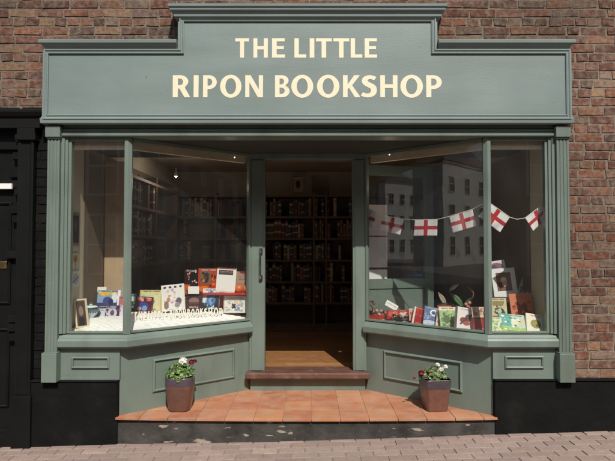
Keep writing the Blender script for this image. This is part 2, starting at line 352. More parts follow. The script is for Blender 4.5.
# windows
def window(side):
    s = side
    if s < 0: path = [(-2.036, 0), (LX, 0), (LJ, JY)]
    else: path = [(RJ, JY), (RX, 0), (2.028, 0)]
    # sill with a sloping top, follows the bay
    mb = MB()
    mb.sweep(path, [(-.05, .80), (.045, .80), (.062, .815), (.062, .862), (.050, .880), (.034, .884), (.018, .905), (-.05, .915)])
    obj('window_sill', mb, M_wood, shop, bev=.002)
    for i in (0, 1):
        a, b = Vector(path[i]), Vector(path[i + 1]); d = (b - a).normalized(); n = Vector((d.y, -d.x))
        flat = (i == 0) == (s < 0)
        def fr(u, v, h): return tuple(a + d * u + n * h) + (v,)
        def f3(u, v, h): q = a + d * u + n * h; return (q.x, q.y, v)
        Lg = (b - a).length
        lm = .074 if flat and s < 0 else (.0 if flat else (.033 if s < 0 else .0))
        rm = .074 if flat and s > 0 else (.0 if flat else (.0 if s < 0 else .033))
        if flat: 
            if s < 0: rm = .033
            else: lm = .033
        z0, z1 = .9155, 2.531
        mb = MB()
        # head and bottom bead, jamb architraves with steps
        mb.prism([(lm, z1 - .03), (Lg - rm, z1 - .03), (Lg - rm, z1), (lm, z1)], -.03, .012, f3)
        mb.prism([(lm, z0), (Lg - rm, z0), (Lg - rm, z0 + .016), (lm, z0 + .016)], -.03, .012, f3)
        if flat:
            e = 0 if s < 0 else Lg; g = 1 if s < 0 else -1
            for k, (w0, w1, h) in enumerate(((.0, .026, .034), (.0265, .05, .022), (.0505, .074, .008))):
                mb.prism([(e + g * w0, z0), (e + g * w1, z0), (e + g * w1, z1), (e + g * w0, z1)], -.04, h, f3)
        else:
            e = Lg if s < 0 else 0; g = -1 if s < 0 else 1
            mb.prism([(e + g * .0, z0), (e + g * .018, z0), (e + g * .018, z1 - .0305), (e + g * .0, z1 - .0305)], -.03, .010, f3)
        wf = obj('shop_window', mb, M_wood, shop, bev=.0015)
        mb = MB(); lo = lm if lm else .0; 
        mb.prism([(lo + .001, z0 + .017), (Lg - rm - .001, z0 + .017), (Lg - rm - .001, z1 - .031), (lo + .001, z1 - .031)], -.012, -.006, f3)
        obj('glass_pane', mb, M_glass, wf)
        # pale timber head rail just behind the glass
        mb = MB(); mb.prism([(.03, 2.442), (Lg - .03, 2.442), (Lg - .03, 2.529), (.03, 2.529)], -.075, -.035, f3)
        obj('head_rail', mb, M_pelmet, wf, bev=.003)
    # corner mullion
    c = LX if s < 0 else RX
    mb = MB(); t = .031
    k = .42 * t
    if s < 0: poly = [(c - t, -.018), (c - .004, -.018), (c + t * .8, .008), (c + t * .55, .052), (c - t * .2, .05), (c - t, .03)]
    else: poly = [(c - t * .8, .008), (c + .004, -.018), (c + t, -.018), (c + t, .03), (c + t * .2, .05), (c - t * .55, .052)]
    mb.prism(poly, .9085, 2.532)
    obj('mullion', mb, M_wood, shop, bev=.003)
    # stall risers: flat one above the plinth and angled one down to the step
    a, b = (path[0], path[1]) if s < 0 else (path[1], path[2])
    x0, x1 = (-2.036, -1.545) if s < 0 else (1.508, 2.028)
    mb = MB(); mb.box((x0, -.012, .5395 if s < 0 else .548), (x1, .03, .7995)); mb.box((x0 if s < 0 else x0, -.016, .5385 if s < 0 else .5475), (x1, -.0125, .556))
    r = obj('stall_riser', mb, M_wood, shop, bev=.002)
    q = [P(71.5, 357, -.02), P(109, 368.5, -.02)] if s < 0 else [P(505, 356, -.02), P(544, 368.5, -.02)]
    xa, xb, za, zb = q[0].x, q[1].x, q[1].z, q[0].z
    mb = MB(); mb.sweep([(xa, za), (xb, za), (xb, zb), (xa, zb)], [(0, -.013), (-.016, -.013), (-.016, -.024), (-.008, -.030), (0, -.024)], True, lambda u, v, h: (u, h, v))
    obj('panel_moulding', mb, M_wood, r)
    # angled
    A, B = (Vector((-1.545, 0)), Vector((-.50, .845))) if s < 0 else (Vector((.486, .845)), Vector((1.508, 0)))
    d = (B - A).normalized(); n = Vector((d.y, -d.x)); Lg = (B - A).length
    def f3(u, v, h): q = A + d * u + n * h; return (q.x, q.y, v)
    mb = MB(); mb.prism([(0, .24), (Lg, .24), (Lg, .7995), (0, .7995)], -.04, -.0125, f3)
    r = obj('stall_riser', mb, M_wood, shop)
    nn = Vector((n.x, n.y, 0)); pt = Vector((A.x, A.y, 0))
    cs = [(153, 391.8), (235, 379), (235, 349.5), (153, 358)] if s < 0 else [(383.4, 380.5), (462, 391), (462, 360.5), (383.4, 351.4)]
    w3 = [onplane(*c_, pt, nn) for c_ in cs]
    us = [(Vector((q.x, q.y)) - A).dot(d) for q in w3]; u0, u1 = (us[0] + us[3]) / 2, (us[1] + us[2]) / 2
    v0, v1 = (w3[0].z + w3[1].z) / 2, (w3[2].z + w3[3].z) / 2
    mb = MB(); mb.sweep([(u0, v0), (u1, v0), (u1, v1), (u0, v1)], [(0, -.014), (-.022, -.014), (-.022, -.002), (-.014, .006), (-.006, .002), (0, -.004)], True, f3)
    obj('panel_moulding', mb, M_wood, r)
window(-1); window(1)

# recessed door frame
df = MB()
for x0, x1 in ((-.572, -.424), (.43, .558)):
    df.prism([(x0, .772), (x1, .772), (x1, .90), (x0, .90)], .43, 2.475)
    e = (x0 + .02, x1 - .02)
    df.prism([(e[0], .764), (e[1], .764), (e[1], .771), (e[0], .771)], .434, 2.47)
df.box((-.572, .776, 2.4755), (.558, .90, 2.5325)); df.box((-.57, .768, 2.485), (.556, .7755, 2.535))
dfo = obj('door_frame', df, M_wood, shop, bev=.003)
mb = MB(); hx = P(260.5, 260, .73).x; h0, h1 = P(260, 279, .73).z, P(260, 250, .73).z
mb.tube([(hx, .763, h0 + .01), (hx, .725, h0 + .012), (hx, .712, h0 + .03), (hx, .712, h1 - .03), (hx, .725, h1 - .012), (hx, .763, h1 - .01)], .0085, 10)
for hz in (h0 + .01, h1 - .01): mb.lathe([(.018, -.025), (.018, .025)], (hx, .757, hz), 14)
obj('pull_handle', mb, M_metal, dfo, smooth=True)
mb = MB(); mb.box((-.60, .68, .372), (.585, .98, .428)); obj('door_sill', mb, M_step, shop, bev=.012, seg=3)
mb = MB(); mb.box((-.56, .765, .24), (.545, .95, .3715)); obj('sill_riser', mb, M_wood, shop)
# open door, hinged on the right and swung into the room behind the window display
ang = R(17); DW = .90; hp = Vector((.45, .925, .44))
door = bpy.data.objects.new('shop_door', None); COL.objects.link(door); door.parent = shop; door.location = hp; door.rotation_euler = (0, 0, ang); door.empty_display_size = .1
mb = MB(); zt = 2.02; pz = .86
mb.box((.0, 0, 0), (.045, .044, zt)); mb.box((DW - .10, 0, 0), (DW, .044, zt)); mb.box((.0455, 0, zt - .11), (DW - .1005, .044, zt)); mb.box((.0455, 0, 0), (DW - .1005, .044, .2))
mb.box((.0455, 0, pz - .10), (DW - .1005, .044, pz)); mb.box((.0455, .012, .2005), (DW - .1005, .032, pz - .1005))
obj('door_leaf', mb, M_wood, door, bev=.003)
mb = MB(); mb.box((.0455, .02, pz + .0005), (DW - .1005, .026, zt - .1105)); obj('glass_pane', mb, M_glass, door)
ds = Matrix.Translation(hp) @ Matrix.Rotation(ang, 4, 'Z')
dn = (ds.to_3x3() @ Vector((0, -1, 0))); dp = ds @ Vector((0, .018, 0))
inv = ds.inverted()
for k, (ya, yb) in enumerate(((205, 235.6), (237, 267.6), (269.4, 288))):
    a = inv @ onplane(365.8, yb, dp, dn); b = inv @ onplane(387.2, ya, dp, dn)
    mb = MB(); mb.box((max(a.x, .05), .0155, a.z), (b.x, .0185, b.z))
    obj('paper_sheet', mb, [mat('pink_paper', (.84, .74, .75), .85, .04, 10), mat('lilac_paper', (.82, .77, .80), .85, .04, 10), M_paper][k], loc=hp, label=['pinkish paper sheet on the open door, highest of the three', 'pale lilac paper sheet, middle one of three on the open door', 'white paper sheet on the open door, lowest of the three'][k], cat='notice', group='paper sheets on the open door').rotation_euler = (0, 0, ang)
a = inv @ onplane(409.5, 287, dp, dn); b = inv @ onplane(427, 272.5, dp, dn)
mb = MB(); W_, H_ = b.x - a.x, b.z - a.z; nx, nz = 30, 26
for i in range(nx):
    for j in range(nz):
        u, v = (i + .5) / nx, (j + .5) / nz; c = (.03, .09, .2)
        if .08 < u < .92 and .07 < v < .15: c = (.6, .65, .7)
        if .3 < u < .72 and .80 < v < .86: c = (.45, .52, .6)
        if ((u - .62) / .17) ** 2 + ((v - .50) / .10) ** 2 < 1 or ((u - .72) / .06) ** 2 + ((v - .36) / .10) ** 2 < 1: c = (.62, .68, .74)
        if .12 < u < .88 and .20 < v < .24 and int(u * 40) % 3: c = (.5, .56, .62)
        if abs(v - .40 - .25 * (u - .2)) < .03 and .15 < u < .5: c = (.4, .48, .56)
        x0, x1, z0, z1 = a.x + W_ * i / nx, a.x + W_ * (i + 1) / nx, a.z + H_ * j / nz, a.z + H_ * (j + 1) / nz
        mb.add([(x0, .017, z0), (x1, .017, z0), (x1, .017, z1), (x0, .017, z1)], [(0, 1, 2, 3)], c)
mb.box((a.x, .0172, a.z), (b.x, .0192, b.z), (.02, .06, .14))
obj('door_sticker', mb, M_blue, loc=hp, label='dark blue sticker with white marks on the open door glass', cat='sticker').rotation_euler = (0, 0, ang)

# room shell
RY = 3.62
for o_, i_, f_, d_ in ((-2.30, -2.037, -2.030, .40), (2.30, 2.029, 2.02, .45)):
    mb = MB(); mb.box((o_, .26, -.1), (i_, RY, 2.9)); obj('side_wall', mb, M_cream, shop)
    mb = MB(); mb.box((i_, .03, .55), (f_, d_, 2.532)); obj('window_reveal', mb, M_cream, shop)
mb = MB(); mb.box((-2.30, RY + .001, -.1), (2.30, RY + .25, 2.9)); obj('back_wall', mb, M_roomw, shop)
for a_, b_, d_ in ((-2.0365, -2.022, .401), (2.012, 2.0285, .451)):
    mb = MB(); mb.box((a_, d_, .42), (b_, RY, 2.5325)); obj('shade_lining', mb, mat('shaded_wall_brown', (.17, .125, .085), .85, .1, 4), shop)  # dark brown skin paints in the shade on the side walls past the reveals
mb = MB(); mb.box((-2.02, 1.001, 2.755), (2.02, RY, 2.9)); obj('ceiling', mb, M_roomw, shop)
mb = MB(); mb.box((-2.31, .26, 2.9005), (2.31, RY + .3, 3.1)); obj('upper_floor', mb, M_roomw, shop)
mb = MB(); rng = random.Random(5); y = .985
k = 0
while y < RY:
    x = -2.0 - rng.uniform(0, 1.0)
    while x < 2.0:
        c = S(rng.choice(['9c7048', '906640', 'a67a52', '966c48'])); x1 = min(2.0, x + 1.2)
        mb.box((max(-2.0, x) + .001, y + .001, .34), (x1 - .001, min(RY, y + .12) - .001, .41), c); x += 1.2
    y += .12
obj('floor', mb, M_floor, shop)

# ------------------------------------------------------------------ tiled entrance step
st = thing('entrance_step', 'raised step of terracotta tiles with peeling black painted front', 'step', (0, 0, 0))
def frontY(x): return -.075 + .04 * (x / 1.55) ** 2 if abs(x) < 1.56 else -.03
mb = MB(); xs = [-1.56 + 3.09 * i / 24 for i in range(25)]
poly = [(x, frontY(x) + .012) for x in xs] + [(1.50, .05), (.47, .90), (-.49, .90), (-1.545, .05)]
mb.prism(poly, -.1, .2195)
obj('step_riser', mb, M_riser, st)
mb = MB(); mb.prism([(x, y) for x, y in poly], .2197, .240, col=(.36, .22, .15)); rng = random.Random(2)
T = .232; tp = [S('ba7f60'), S('b37657'), S('c08866'), S('ad7052'), S('bc825c'), S('b27a5e')]
tm = bmesh.new()
def inpoly(x, y):
    ins = False; n = len(poly)
    for i in range(n):
        a, b = poly[i], poly[(i + 1) % n]
        if (a[1] > y) != (b[1] > y) and x < (b[0] - a[0]) * (y - a[1]) / (b[1] - a[1]) + a[0]: ins = not ins
    return ins
def clip(pg):
    # keep the part of a tile inside the step outline (edges at the back, left and right)
    def half(pg, a, n):
        out = []
        for i in range(len(pg)):
            p, q = pg[i], pg[(i + 1) % len(pg)]
            dp_, dq = (p[0] - a[0]) * n[0] + (p[1] - a[1]) * n[1], (q[0] - a[0]) * n[0] + (q[1] - a[1]) * n[1]
            if dp_ >= 0: out.append(p)
            if (dp_ >= 0) != (dq >= 0):
                t = dp_ / (dp_ - dq); out.append((p[0] + (q[0] - p[0]) * t, p[1] + (q[1] - p[1]) * t))
        return out
    for a, b in (((-1.545, .03), (-.50, .875)), ((.486, .875), (1.508, .03))):
        dx, dy = b[0] - a[0], b[1] - a[1]; l = math.hypot(dx, dy)
        pg = half(pg, a, (dy / l, -dx / l))
        if len(pg) < 3: return None
    return pg
yy = .70; ri = 0
rows = []
for x in [-1.6 + T * i for i in range(15)]:
    for j in range(5):
        y1 = .86 - j * T; y0 = y1 - T
        if j == 3: y0 = None
        if j > 3: continue
        pg0 = [(x + .002, (frontY(max(-1.55, min(1.55, x))) if y0 is None else y0 + .003)), (x + T - .003, (frontY(max(-1.55, min(1.55, x + T))) if y0 is None else y0 + .003)), (x + T - .003, y1 - .003), (x + .003, y1 - .003)]
        pg0 = [(max(-1.563, min(1.528, a)), b) for a, b in pg0]
        if abs(pg0[0][0] - pg0[1][0]) < .01: continue
        pg = clip(pg0)
        if not pg: continue
        k = rng.uniform(.9, 1.07); c = tuple(q * k for q in rng.choice(tp)); h = rng.uniform(-.001, .001)
        mb.prism(pg, .2405, .2445 + h, col=c)
        if j == 3:   # bullnose edge
            mb.prism([(pg[0][0], pg[0][1] - .014), (pg[1][0], pg[1][1] - .014), (pg[1][0], pg[1][1] - .0006), (pg[0][0], pg[0][1] - .0006)], .226, .2438 + h, col=tuple(q * .93 for q in c))
obj('tiled_tread', mb, M_tile, st, bev=.0015)

# ------------------------------------------------------------------ letters
def arc(cx, cy, rx, ry, a0, a1, n=14): return [(cx + rx * math.cos(R(a0 + (a1 - a0) * i / n)), cy + ry * math.sin(R(a0 + (a1 - a0) * i / n))) for i in range(n + 1)]
def s_loop():
    ctrl = [(.515, .845), (.40, .900), (.27, .905), (.165, .845), (.135, .735), (.19, .63), (.32, .545), (.435, .45), (.465, .30), (.42, .165), (.30, .092), (.155, .095), (.03, .155)]
    th = [.085, .088, .092, .1, .105, .11, .112, .112, .105, .1, .092, .088, .085]
    pts = []
    def cr(a, b, c, d, t): return tuple(.5 * (2 * b[i] + (c[i] - a[i]) * t + (2 * a[i] - 5 * b[i] + 4 * c[i] - d[i]) * t * t + (3 * b[i] - a[i] - 3 * c[i] + d[i]) * t ** 3) for i in range(len(a)))
    q = [(x, y, t) for (x, y), t in zip(ctrl, th)]; q = [q[0]] + q + [q[-1]]
    for i in range(1, len(q) - 2):
        for k in range(4): pts.append(cr(q[i - 1], q[i], q[i + 1], q[i + 2], k / 4))
    pts.append(q[-1]); l = []; r = []
    for i, p in enumerate(pts):
        a, b = pts[max(0, i - 1)], pts[min(len(pts) - 1, i + 1)]; dx, dy = b[0] - a[0], b[1] - a[1]; m = math.hypot(dx, dy)
        l.append((p[0] - dy / m * p[2], p[1] + dx / m * p[2])); r.append((p[0] + dy / m * p[2], p[1] - dx / m * p[2]))
    return l + r[::-1]
GL = {
 'I': ([[(0, 0), (.2, 0), (.2, 1), (0, 1)]], .2),
 'L': ([[(0, 0), (.54, 0), (.54, .17), (.2, .17), (.2, 1), (0, 1)]], .54),
 'T': ([[(.25, 0), (.45, 0), (.45, .83), (.70, .83), (.70, 1), (0, 1), (0, .83), (.25, .83)]], .70),
 'E': ([[(0, 0), (.56, 0), (.56, .165), (.2, .165), (.2, .43), (.51, .43), (.51, .59), (.2, .59), (.2, .835), (.55, .835), (.55, 1), (0, 1)]], .56),
 'H': ([[(0, 0), (.2, 0), (.2, .42), (.54, .42), (.54, 0), (.74, 0), (.74, 1), (.54, 1), (.54, .59), (.2, .59), (.2, 1), (0, 1)]], .74),
 'N': ([[(0, 0), (.185, 0), (.18, .68), (.56, 0), (.78, 0), (.78, 1), (.595, 1), (.6, .36), (.235, 1), (0, 1)]], .78),
 'K': ([[(0, 0), (.2, 0), (.2, .36), (.26, .43), (.52, 0), (.77, 0), (.40, .545), (.74, 1), (.49, 1), (.2, .575), (.2, 1), (0, 1)]], .77),
 'O': ([arc(.43, .5, .43, .52, 0, 360, 40)[:-1], arc(.43, .5, .215, .365, 0, 360, 36)[:-1]], .86),
 'P': ([[(0, 0), (.2, 0), (.2, .37)] + arc(.28, .685, .335, .315, -90, 90) + [(0, 1)], [(.2, .53)] + arc(.27, .69, .14, .16, -90, 90) + [(.2, .85)]], .615),
 'R': ([[(0, 0), (.2, 0), (.2, .395), (.26, .395), (.46, 0), (.69, 0), (.475, .43)] + arc(.29, .715, .315, .285, -48, 90) + [(0, 1)], [(.2, .55)] + arc(.27, .70, .135, .15, -90, 90) + [(.2, .85)]], .69),
 'B': ([[(0, 0)] + arc(.31, .275, .335, .275, -90, 58) + [(.46, .535)] + arc(.30, .76, .30, .24, -48, 90) + [(0, 1)], [(.2, .155)] + arc(.28, .295, .15, .14, -90, 90) + [(.2, .435)], [(.2, .585)] + arc(.27, .7175, .13, .1325, -90, 90) + [(.2, .85)]], .645),
 'S': ([s_loop()], .56),
}
def glyph_mesh(ch, sx, sz, th, fat=0):
    cu = bpy.data.curves.new('glyph', 'CURVE'); cu.dimensions = '2D'; cu.fill_mode = 'BOTH'; cu.extrude = th / 2; cu.offset = fat
    for lp in GL[ch][0]:
        sp = cu.splines.new('POLY'); sp.points.add(len(lp) - 1)
        for p, (x, y) in zip(sp.points, lp): p.co = (x * sx, y * sz, 0, 1)
        sp.use_cyclic_u = True
    o = bpy.data.objects.new('glyph', cu); COL.objects.link(o)
    dg = bpy.context.evaluated_depsgraph_get(); dg.update()
    me = bpy.data.meshes.new_from_object(o.evaluated_get(dg)); COL.objects.unlink(o); bpy.data.objects.remove(o); bpy.data.curves.remove(cu)
    me.transform(Matrix.Rotation(R(90), 4, 'X')); me.name = 'letter'
    return me

# ------------------------------------------------------------------ the sign over the shop
SY = -.10
sign = thing('shop_sign', 'wide stepped grey green sign board lettered THE LITTLE RIPON BOOKSHOP in cream', 'sign', (0, 0, 2.62))
O = (0, 0, 2.62)
xl, xr, xa, xb = -2.168, 2.143, -1.068, 1.052; zb, zsh, zt = 2.685, 3.225, 3.478
out = [(xl, zb), (xr, zb), (xr, zsh), (xb, zsh), (xb, zt), (xa, zt), (xa, zsh), (xl, zsh)]
mb = MB(); mb.prism(out, SY, .012, lambda u, v, h: (u, h, v)); obj('sign_board', mb, M_sign, sign, off=O, bev=.003)
ins = .052
path = [(xl + ins, zb + .012), (xr - ins, zb + .012), (xr - ins, zsh - ins * .55), (xb - ins, zsh - ins * .55), (xb - ins, zt - ins * .3), (xa + ins, zt - ins * .3), (xa + ins, zsh - ins * .55), (xl + ins, zsh - ins * .55)]
mb = MB(); mb.sweep(path, [(0, SY - .0005), (0, SY - .012), (.007, SY - .016), (.014, SY - .009), (.02, SY - .0095), (.028, SY - .018), (.036, SY - .018), (.04, SY - .0005)], True, lambda u, v, h: (u, h, v))
obj('frame_moulding', mb, M_sign, sign, off=O)
def cornice(x0, x1, z, pr, retl=True, retr=True):
    mb = MB(); path = []
    if retl: path.append((x0, .01))
    path += [(x0, SY - .001), (x1, SY - .001)]
    if retr: path.append((x1, .01))
    mb.sweep(path, [(o, z + h) for o, h in pr]); return mb
p_sh = [(-.05, .0), (.006, 0), (.008, .012), (.018, .030), (.036, .048), (.044, .050), (.046, .072), (.040, .078), (-.05, .090)]
obj('cornice', cornice(xl + .03, xa - .001, zsh + .001, p_sh, True, False), M_sign, sign, off=O)
obj('cornice', cornice(xb + .001, xr - .03, zsh + .001, p_sh, False, True), M_sign, sign, off=O)
p_c = [(-.05, -.0), (.012, 0), (.014, .010), (.028, .016), (.030, .034), (.036, .040), (.038, .052), (.054, .060), (.056, .078), (.066, .084), (.068, .104), (.06, .108), (-.05, .125)]
zc = P(300, 18, -.13).z
obj('cornice', cornice(xa + .002, xb - .002, max(zc, zt + .001) - .0, p_c), M_sign, sign, off=O)
mb = cornice(xl, xr, 2.626, [(-.05, 0), (.004, 0), (.008, .004), (.012, .044), (.004, .048), (.0035, .0585), (-.05, .0585)]); obj('bottom_rail', mb, M_sign, sign, off=O, bev=.002)
l1 = [('T', 235.2, 249), ('H', 253.4, 267.8), ('E', 272, 285), ('L', 294.4, 306.2), ('I', 309.7, 314.3), ('T', 315.9, 331.8), ('T', 333.4, 349.2), ('L', 350.7, 362.2), ('E', 364.7, 377)]
l2 = [('R', 172.7, 190.5), ('I', 193.6, 198.6), ('P', 203, 216.8), ('O', 220, 241.5), ('N', 245.2, 263), ('B', 275, 289.6), ('O', 291.3, 313.2), ('O', 317, 339.4), ('K', 343, 360.6), ('S', 361, 376.5), ('H', 380.3, 397.4), ('O', 400.4, 422.8), ('P', 426.3, 441.7)]
for line, yt, yb in ((l1, 38.2, 57.6), (l2, 75.2, 97.3)):
    for ch, a, b in line:
        p0, p1 = P(a, yb, SY - .001), P(b, yt, SY - .001); sz = p1.z - p0.z
        me = glyph_mesh(ch, (p1.x - p0.x) / GL[ch][1], sz, .0018); me.materials.append(M_letter)
        o = bpy.data.objects.new('letter', me); COL.objects.link(o); o.parent = sign; o.location = (p0.x - O[0], SY - .0010 - O[1], p0.z - O[2])

# ------------------------------------------------------------------ neighbour on the left: black shopfront
nb = thing('neighbouring_shopfront', 'black painted door and pilaster of the neighbouring building at the far left', 'building', (-3, 0, 0))
O = (-3, 0, 0)
x0, x1 = P(16, 250, -.05).x, P(32, 250, -.05).x
for a in (x0, -3.70):
    mb = MB(); w_ = x1 - x0
    mb.prism([(a, .0), (a, -.05), (a + .02, -.05), (a + .03, -.04), (a + w_ - .03, -.04), (a + w_ - .02, -.05), (a + w_, -.05), (a + w_, 0)], .42, 2.50)
    mb.box((a - .012, -.065, -.1), (a + w_ + .012, .0, .4195)); mb.box((a - .015, -.07, 2.5005), (a + w_ + .02, .0, 2.545)); mb.box((a - .005, -.06, 2.5455), (a + w_ + .01, 0, 2.60))
    obj('pilaster', mb, M_dark, nb, off=O, bev=.003)
mb = MB(); mb.box((-3.75, -.06, 2.601), (x1 + .05, .016, 2.76)); mb.sweep([(-3.75, .0), (-3.75, -.061), (x1 + .05, -.061), (x1 + .05, .0)], [(-.02, 2.69), (.01, 2.69), (.02, 2.70), (.035, 2.725), (.035, 2.745), (-.02, 2.765)])
obj('fascia', mb, M_dark, nb, off=O, bev=.002)
mb = MB(); dx0, dx1 = -3.70 + w_ + .0005, x0 - .0005
mb.box((dx0, .03, 2.12), (dx1, .1, 2.18)); mb.box((dx0, .03, 2.44), (dx1, .1, 2.6)); mb.box((dx0, .06, 2.1805), (dx1, .07, 2.4395)); obj('transom', mb, M_dark, nb, off=O)
mb = MB(); mb.box((dx0, .055, .12), (dx1, .1, 2.1195))
for a, b, c, d in ((.08, .46, .3, .95), (.54, .92, .3, .95), (.08, .46, 1.15, 2.0), (.54, .92, 1.15, 2.0)):
    L_ = dx1 - dx0; mb.sweep([(dx0 + a * L_, c), (dx0 + b * L_, c), (dx0 + b * L_, d), (dx0 + a * L_, d)], [(0, .0545), (-.02, .0545), (-.02, .044), (-.01, .036), (0, .044)], True, lambda u, v, h: (u, h, v))
d_ = obj('door', mb, M_dark, nb, off=O)
lp = P(2, 265, .05); mb = MB(); mb.box((lp.x - .14, .046, lp.z - .03), (lp.x + .04, .0545, lp.z + .03)); obj('letter_plate', mb, M_brass, d_, off=O, bev=.003)
mb = MB(); mb.box((dx0, -.02, -.1), (dx1, .25, .1195)); obj('doorstep', mb, M_black, nb, off=O)
mb = MB(); mb.box((-3.72, .101, -.1), (-2.3005, .25, 2.75)); obj('wall_backing', mb, M_black, nb, off=O)
a, b = P(-6, 189, .01), P(12, 183.5, .01)
mb = MB(); mb.box((a.x, .004, a.z), (b.x, .0285, b.z)); obj('name_plate', mb, M_paper, nb, off=O, bev=.002)

# ------------------------------------------------------------------ bookcases and the books on them
def bookcase(label, x0, x1, yf, depth, zs, bays, ztop, mt=M_shelf, end=None):
    t = thing('bookcase', label, 'bookcase', ((x0 + x1) / 2, yf, .411), group='dark bookcases inside the shop'); O_ = t.location.copy()
    ups = [x0] + bays + [x1]
    for i, u in enumerate(ups):
        mb = MB(); a = u if i == 0 else (u - .03 if i == len(ups) - 1 else u - .015); mb.box((a, yf, .411), (a + .03, yf + depth, ztop)); obj('side_panel', mb, mt, t, off=O_)
    for i in range(len(ups) - 1):
        a = ups[i] + (.0305 if i == 0 else .0155); b = ups[i + 1] - (.0305 if i == len(ups) - 2 else .0155)
        for z in zs:
            mb = MB(); mb.box((a, yf + .004, z - .03), (b, yf + depth - .013, z)); obj('shelf', mb, mt, t, off=O_)
    mb = MB(); mb.box((x0 + .031, yf + depth - .012, .42), (x1 - .031, yf + depth - .002, ztop - .01)); obj('back_panel', mb, mt, t, off=O_)
    mb = MB(); mb.box((x0 + .031, yf + .012, .412), (x1 - .031, yf + .03, .50)); obj('kickboard', mb, mt, t, off=O_)
    return t
BY = 3.22; ZS = [.53, .83, 1.13, 1.44, 1.75, 2.06, 2.37]
bookcase('dark wooden bookcase seen through the doorway along the back wall', -.68, .70, BY, .30, ZS, [.075, .25], 2.40)
bookcase('long dark bookcase at the back behind the left window', -2.0, -.69, BY, .30, ZS, [-1.33], 2.40)
bookcase('dark bookcase at the back behind the right window', .71, 1.98, BY, .30, ZS, [1.35], 2.40)
# left wall bookcase, its tan end panel faces the street
t = thing('bookcase', 'bookcase along the left wall with a plain tan end panel towards the window', 'bookcase', (-1.86, 1.9, .411), group='dark bookcases inside the shop'); O_ = t.location.copy()
mb = MB(); mb.box((-2.015, .86, .411), (-1.79, .885, 2.47)); obj('end_panel', mb, M_tan, t, off=O_, bev=.003)
for yy in (1.9, 2.9): mb = MB(); mb.box((-2.015, yy, .411), (-1.80, yy + .025, 2.44)); obj('side_panel', mb, M_shelf, t, off=O_)
for z in ZS:
    for ya, yb in ((.886, 1.899), (1.926, 2.899)): mb = MB(); mb.box((-2.014, ya, z - .03), (-1.802, yb, z)); obj('shelf', mb, M_shelf, t, off=O_)
BPAL = ['6b4a44', '4c5360', '565c50', '8a8068', '46464a', '7a6250', 'a39c88', '5c5060', '805850', '566a70', 'b0a688', '6a6a70', '8a7460', '46505a']
protos = []
rng = random.Random(21)
for i in range(16):
    w_, h, d = rng.uniform(.022, .05), rng.uniform(.19, .262), rng.uniform(.13, .19); c = S(BPAL[i % len(BPAL)])
    mb = MB(); n = 7; pr = [(-w_ / 2 + w_ * k / (n - 1), -.006 * math.sin(math.pi * k / (n - 1))) for k in range(n)]
    poly = pr + [(w_ / 2, d), (w_ / 2 - .003, d), (w_ / 2 - .003, d - .004), (-w_ / 2 + .003, d - .004), (-w_ / 2 + .003, d), (-w_ / 2, d)]
    lb = S(rng.choice(['a89c80', 'b0aaa0', '505054', '908058'])); z1, z2 = rng.uniform(.12, .3), rng.uniform(.6, .85); zs = [0, h * z1, h * (z1 + .08), h * z2, h * (z2 + .12), h]
    for k in range(5): mb.prism(poly, zs[k], zs[k + 1], col=lb if k in (1, 3) else c)
    me_o = obj('book', mb, M_books); protos.append((me_o.data, w_)); bpy.data.objects.remove(me_o)
nbook = 0
ordn = ['bottom', 'second', 'third', 'fourth', 'fifth', 'sixth', 'top']
def fill(x0, x1, y, z, label, frm='x', density=.93):
    global nbook
    x = x0
    while True:
        me, w_ = rng.choice(protos)
        if x + w_ > x1: break
        if rng.random() > density: x += rng.uniform(.03, .16); continue
        if nbook >= 290: return
        o = bpy.data.objects.new('book', me); COL.objects.link(o)
        if frm == 'x': o.location = (x + w_ / 2, y + rng.uniform(.006, .03), z + .0005)
        else: o.location = (y - rng.uniform(.006, .03), x + w_ / 2, z + .0005); o.rotation_euler = (0, 0, R(90))
        tag(o, label, 'book', 'upright books on the dark shelves'); nbook += 1; x += w_ + rng.uniform(.001, .006)
for k in (5, 4, 3, 2, 1):
    n_ = ordn[k]
    for a, b, nm in ((-.645, .055, 'left bay'), (.095, .23, 'narrow middle bay'), (.27, .665, 'right bay')):
        fill(a, b, BY, ZS[k], f'upright book on the {n_} shelf, {nm} of the bookcase seen through the doorway', density=.8)
for k in (5, 4, 3):
    fill(-1.965, -1.35, BY, ZS[k], f'upright book on the {ordn[k]} shelf at the back, deep behind the left window', density=.75)
for k in (5, 4, 3):
    fill(.90, 1.89, -1.805, ZS[k], f'upright book on the {ordn[k]} shelf of the bookcase along the left wall', 'y', .8)
# the rest of the shelf books, too many to count
mb = MB()
for k in (1, 2, 3, 4, 5):
    for a, b in ((.745, 1.33), (1.37, 1.94)) + (((-1.31, -.73),) if k > 0 else ()):
        x = a
        while x < b - .05:
            w_, h = rng.uniform(.02, .05), rng.uniform(.18, .25); mb.box((x, BY + rng.uniform(.006, .03), ZS[k] + .0005), (x + w_, BY + .19, ZS[k] + h), S(rng.choice(BPAL))); x += w_ + (rng.uniform(.001, .004) if rng.random() < .85 else .08)
obj('shelf_books', mb, M_books, label='rows of dim book spines on the far bookcases behind the windows', cat='books', kind='stuff')

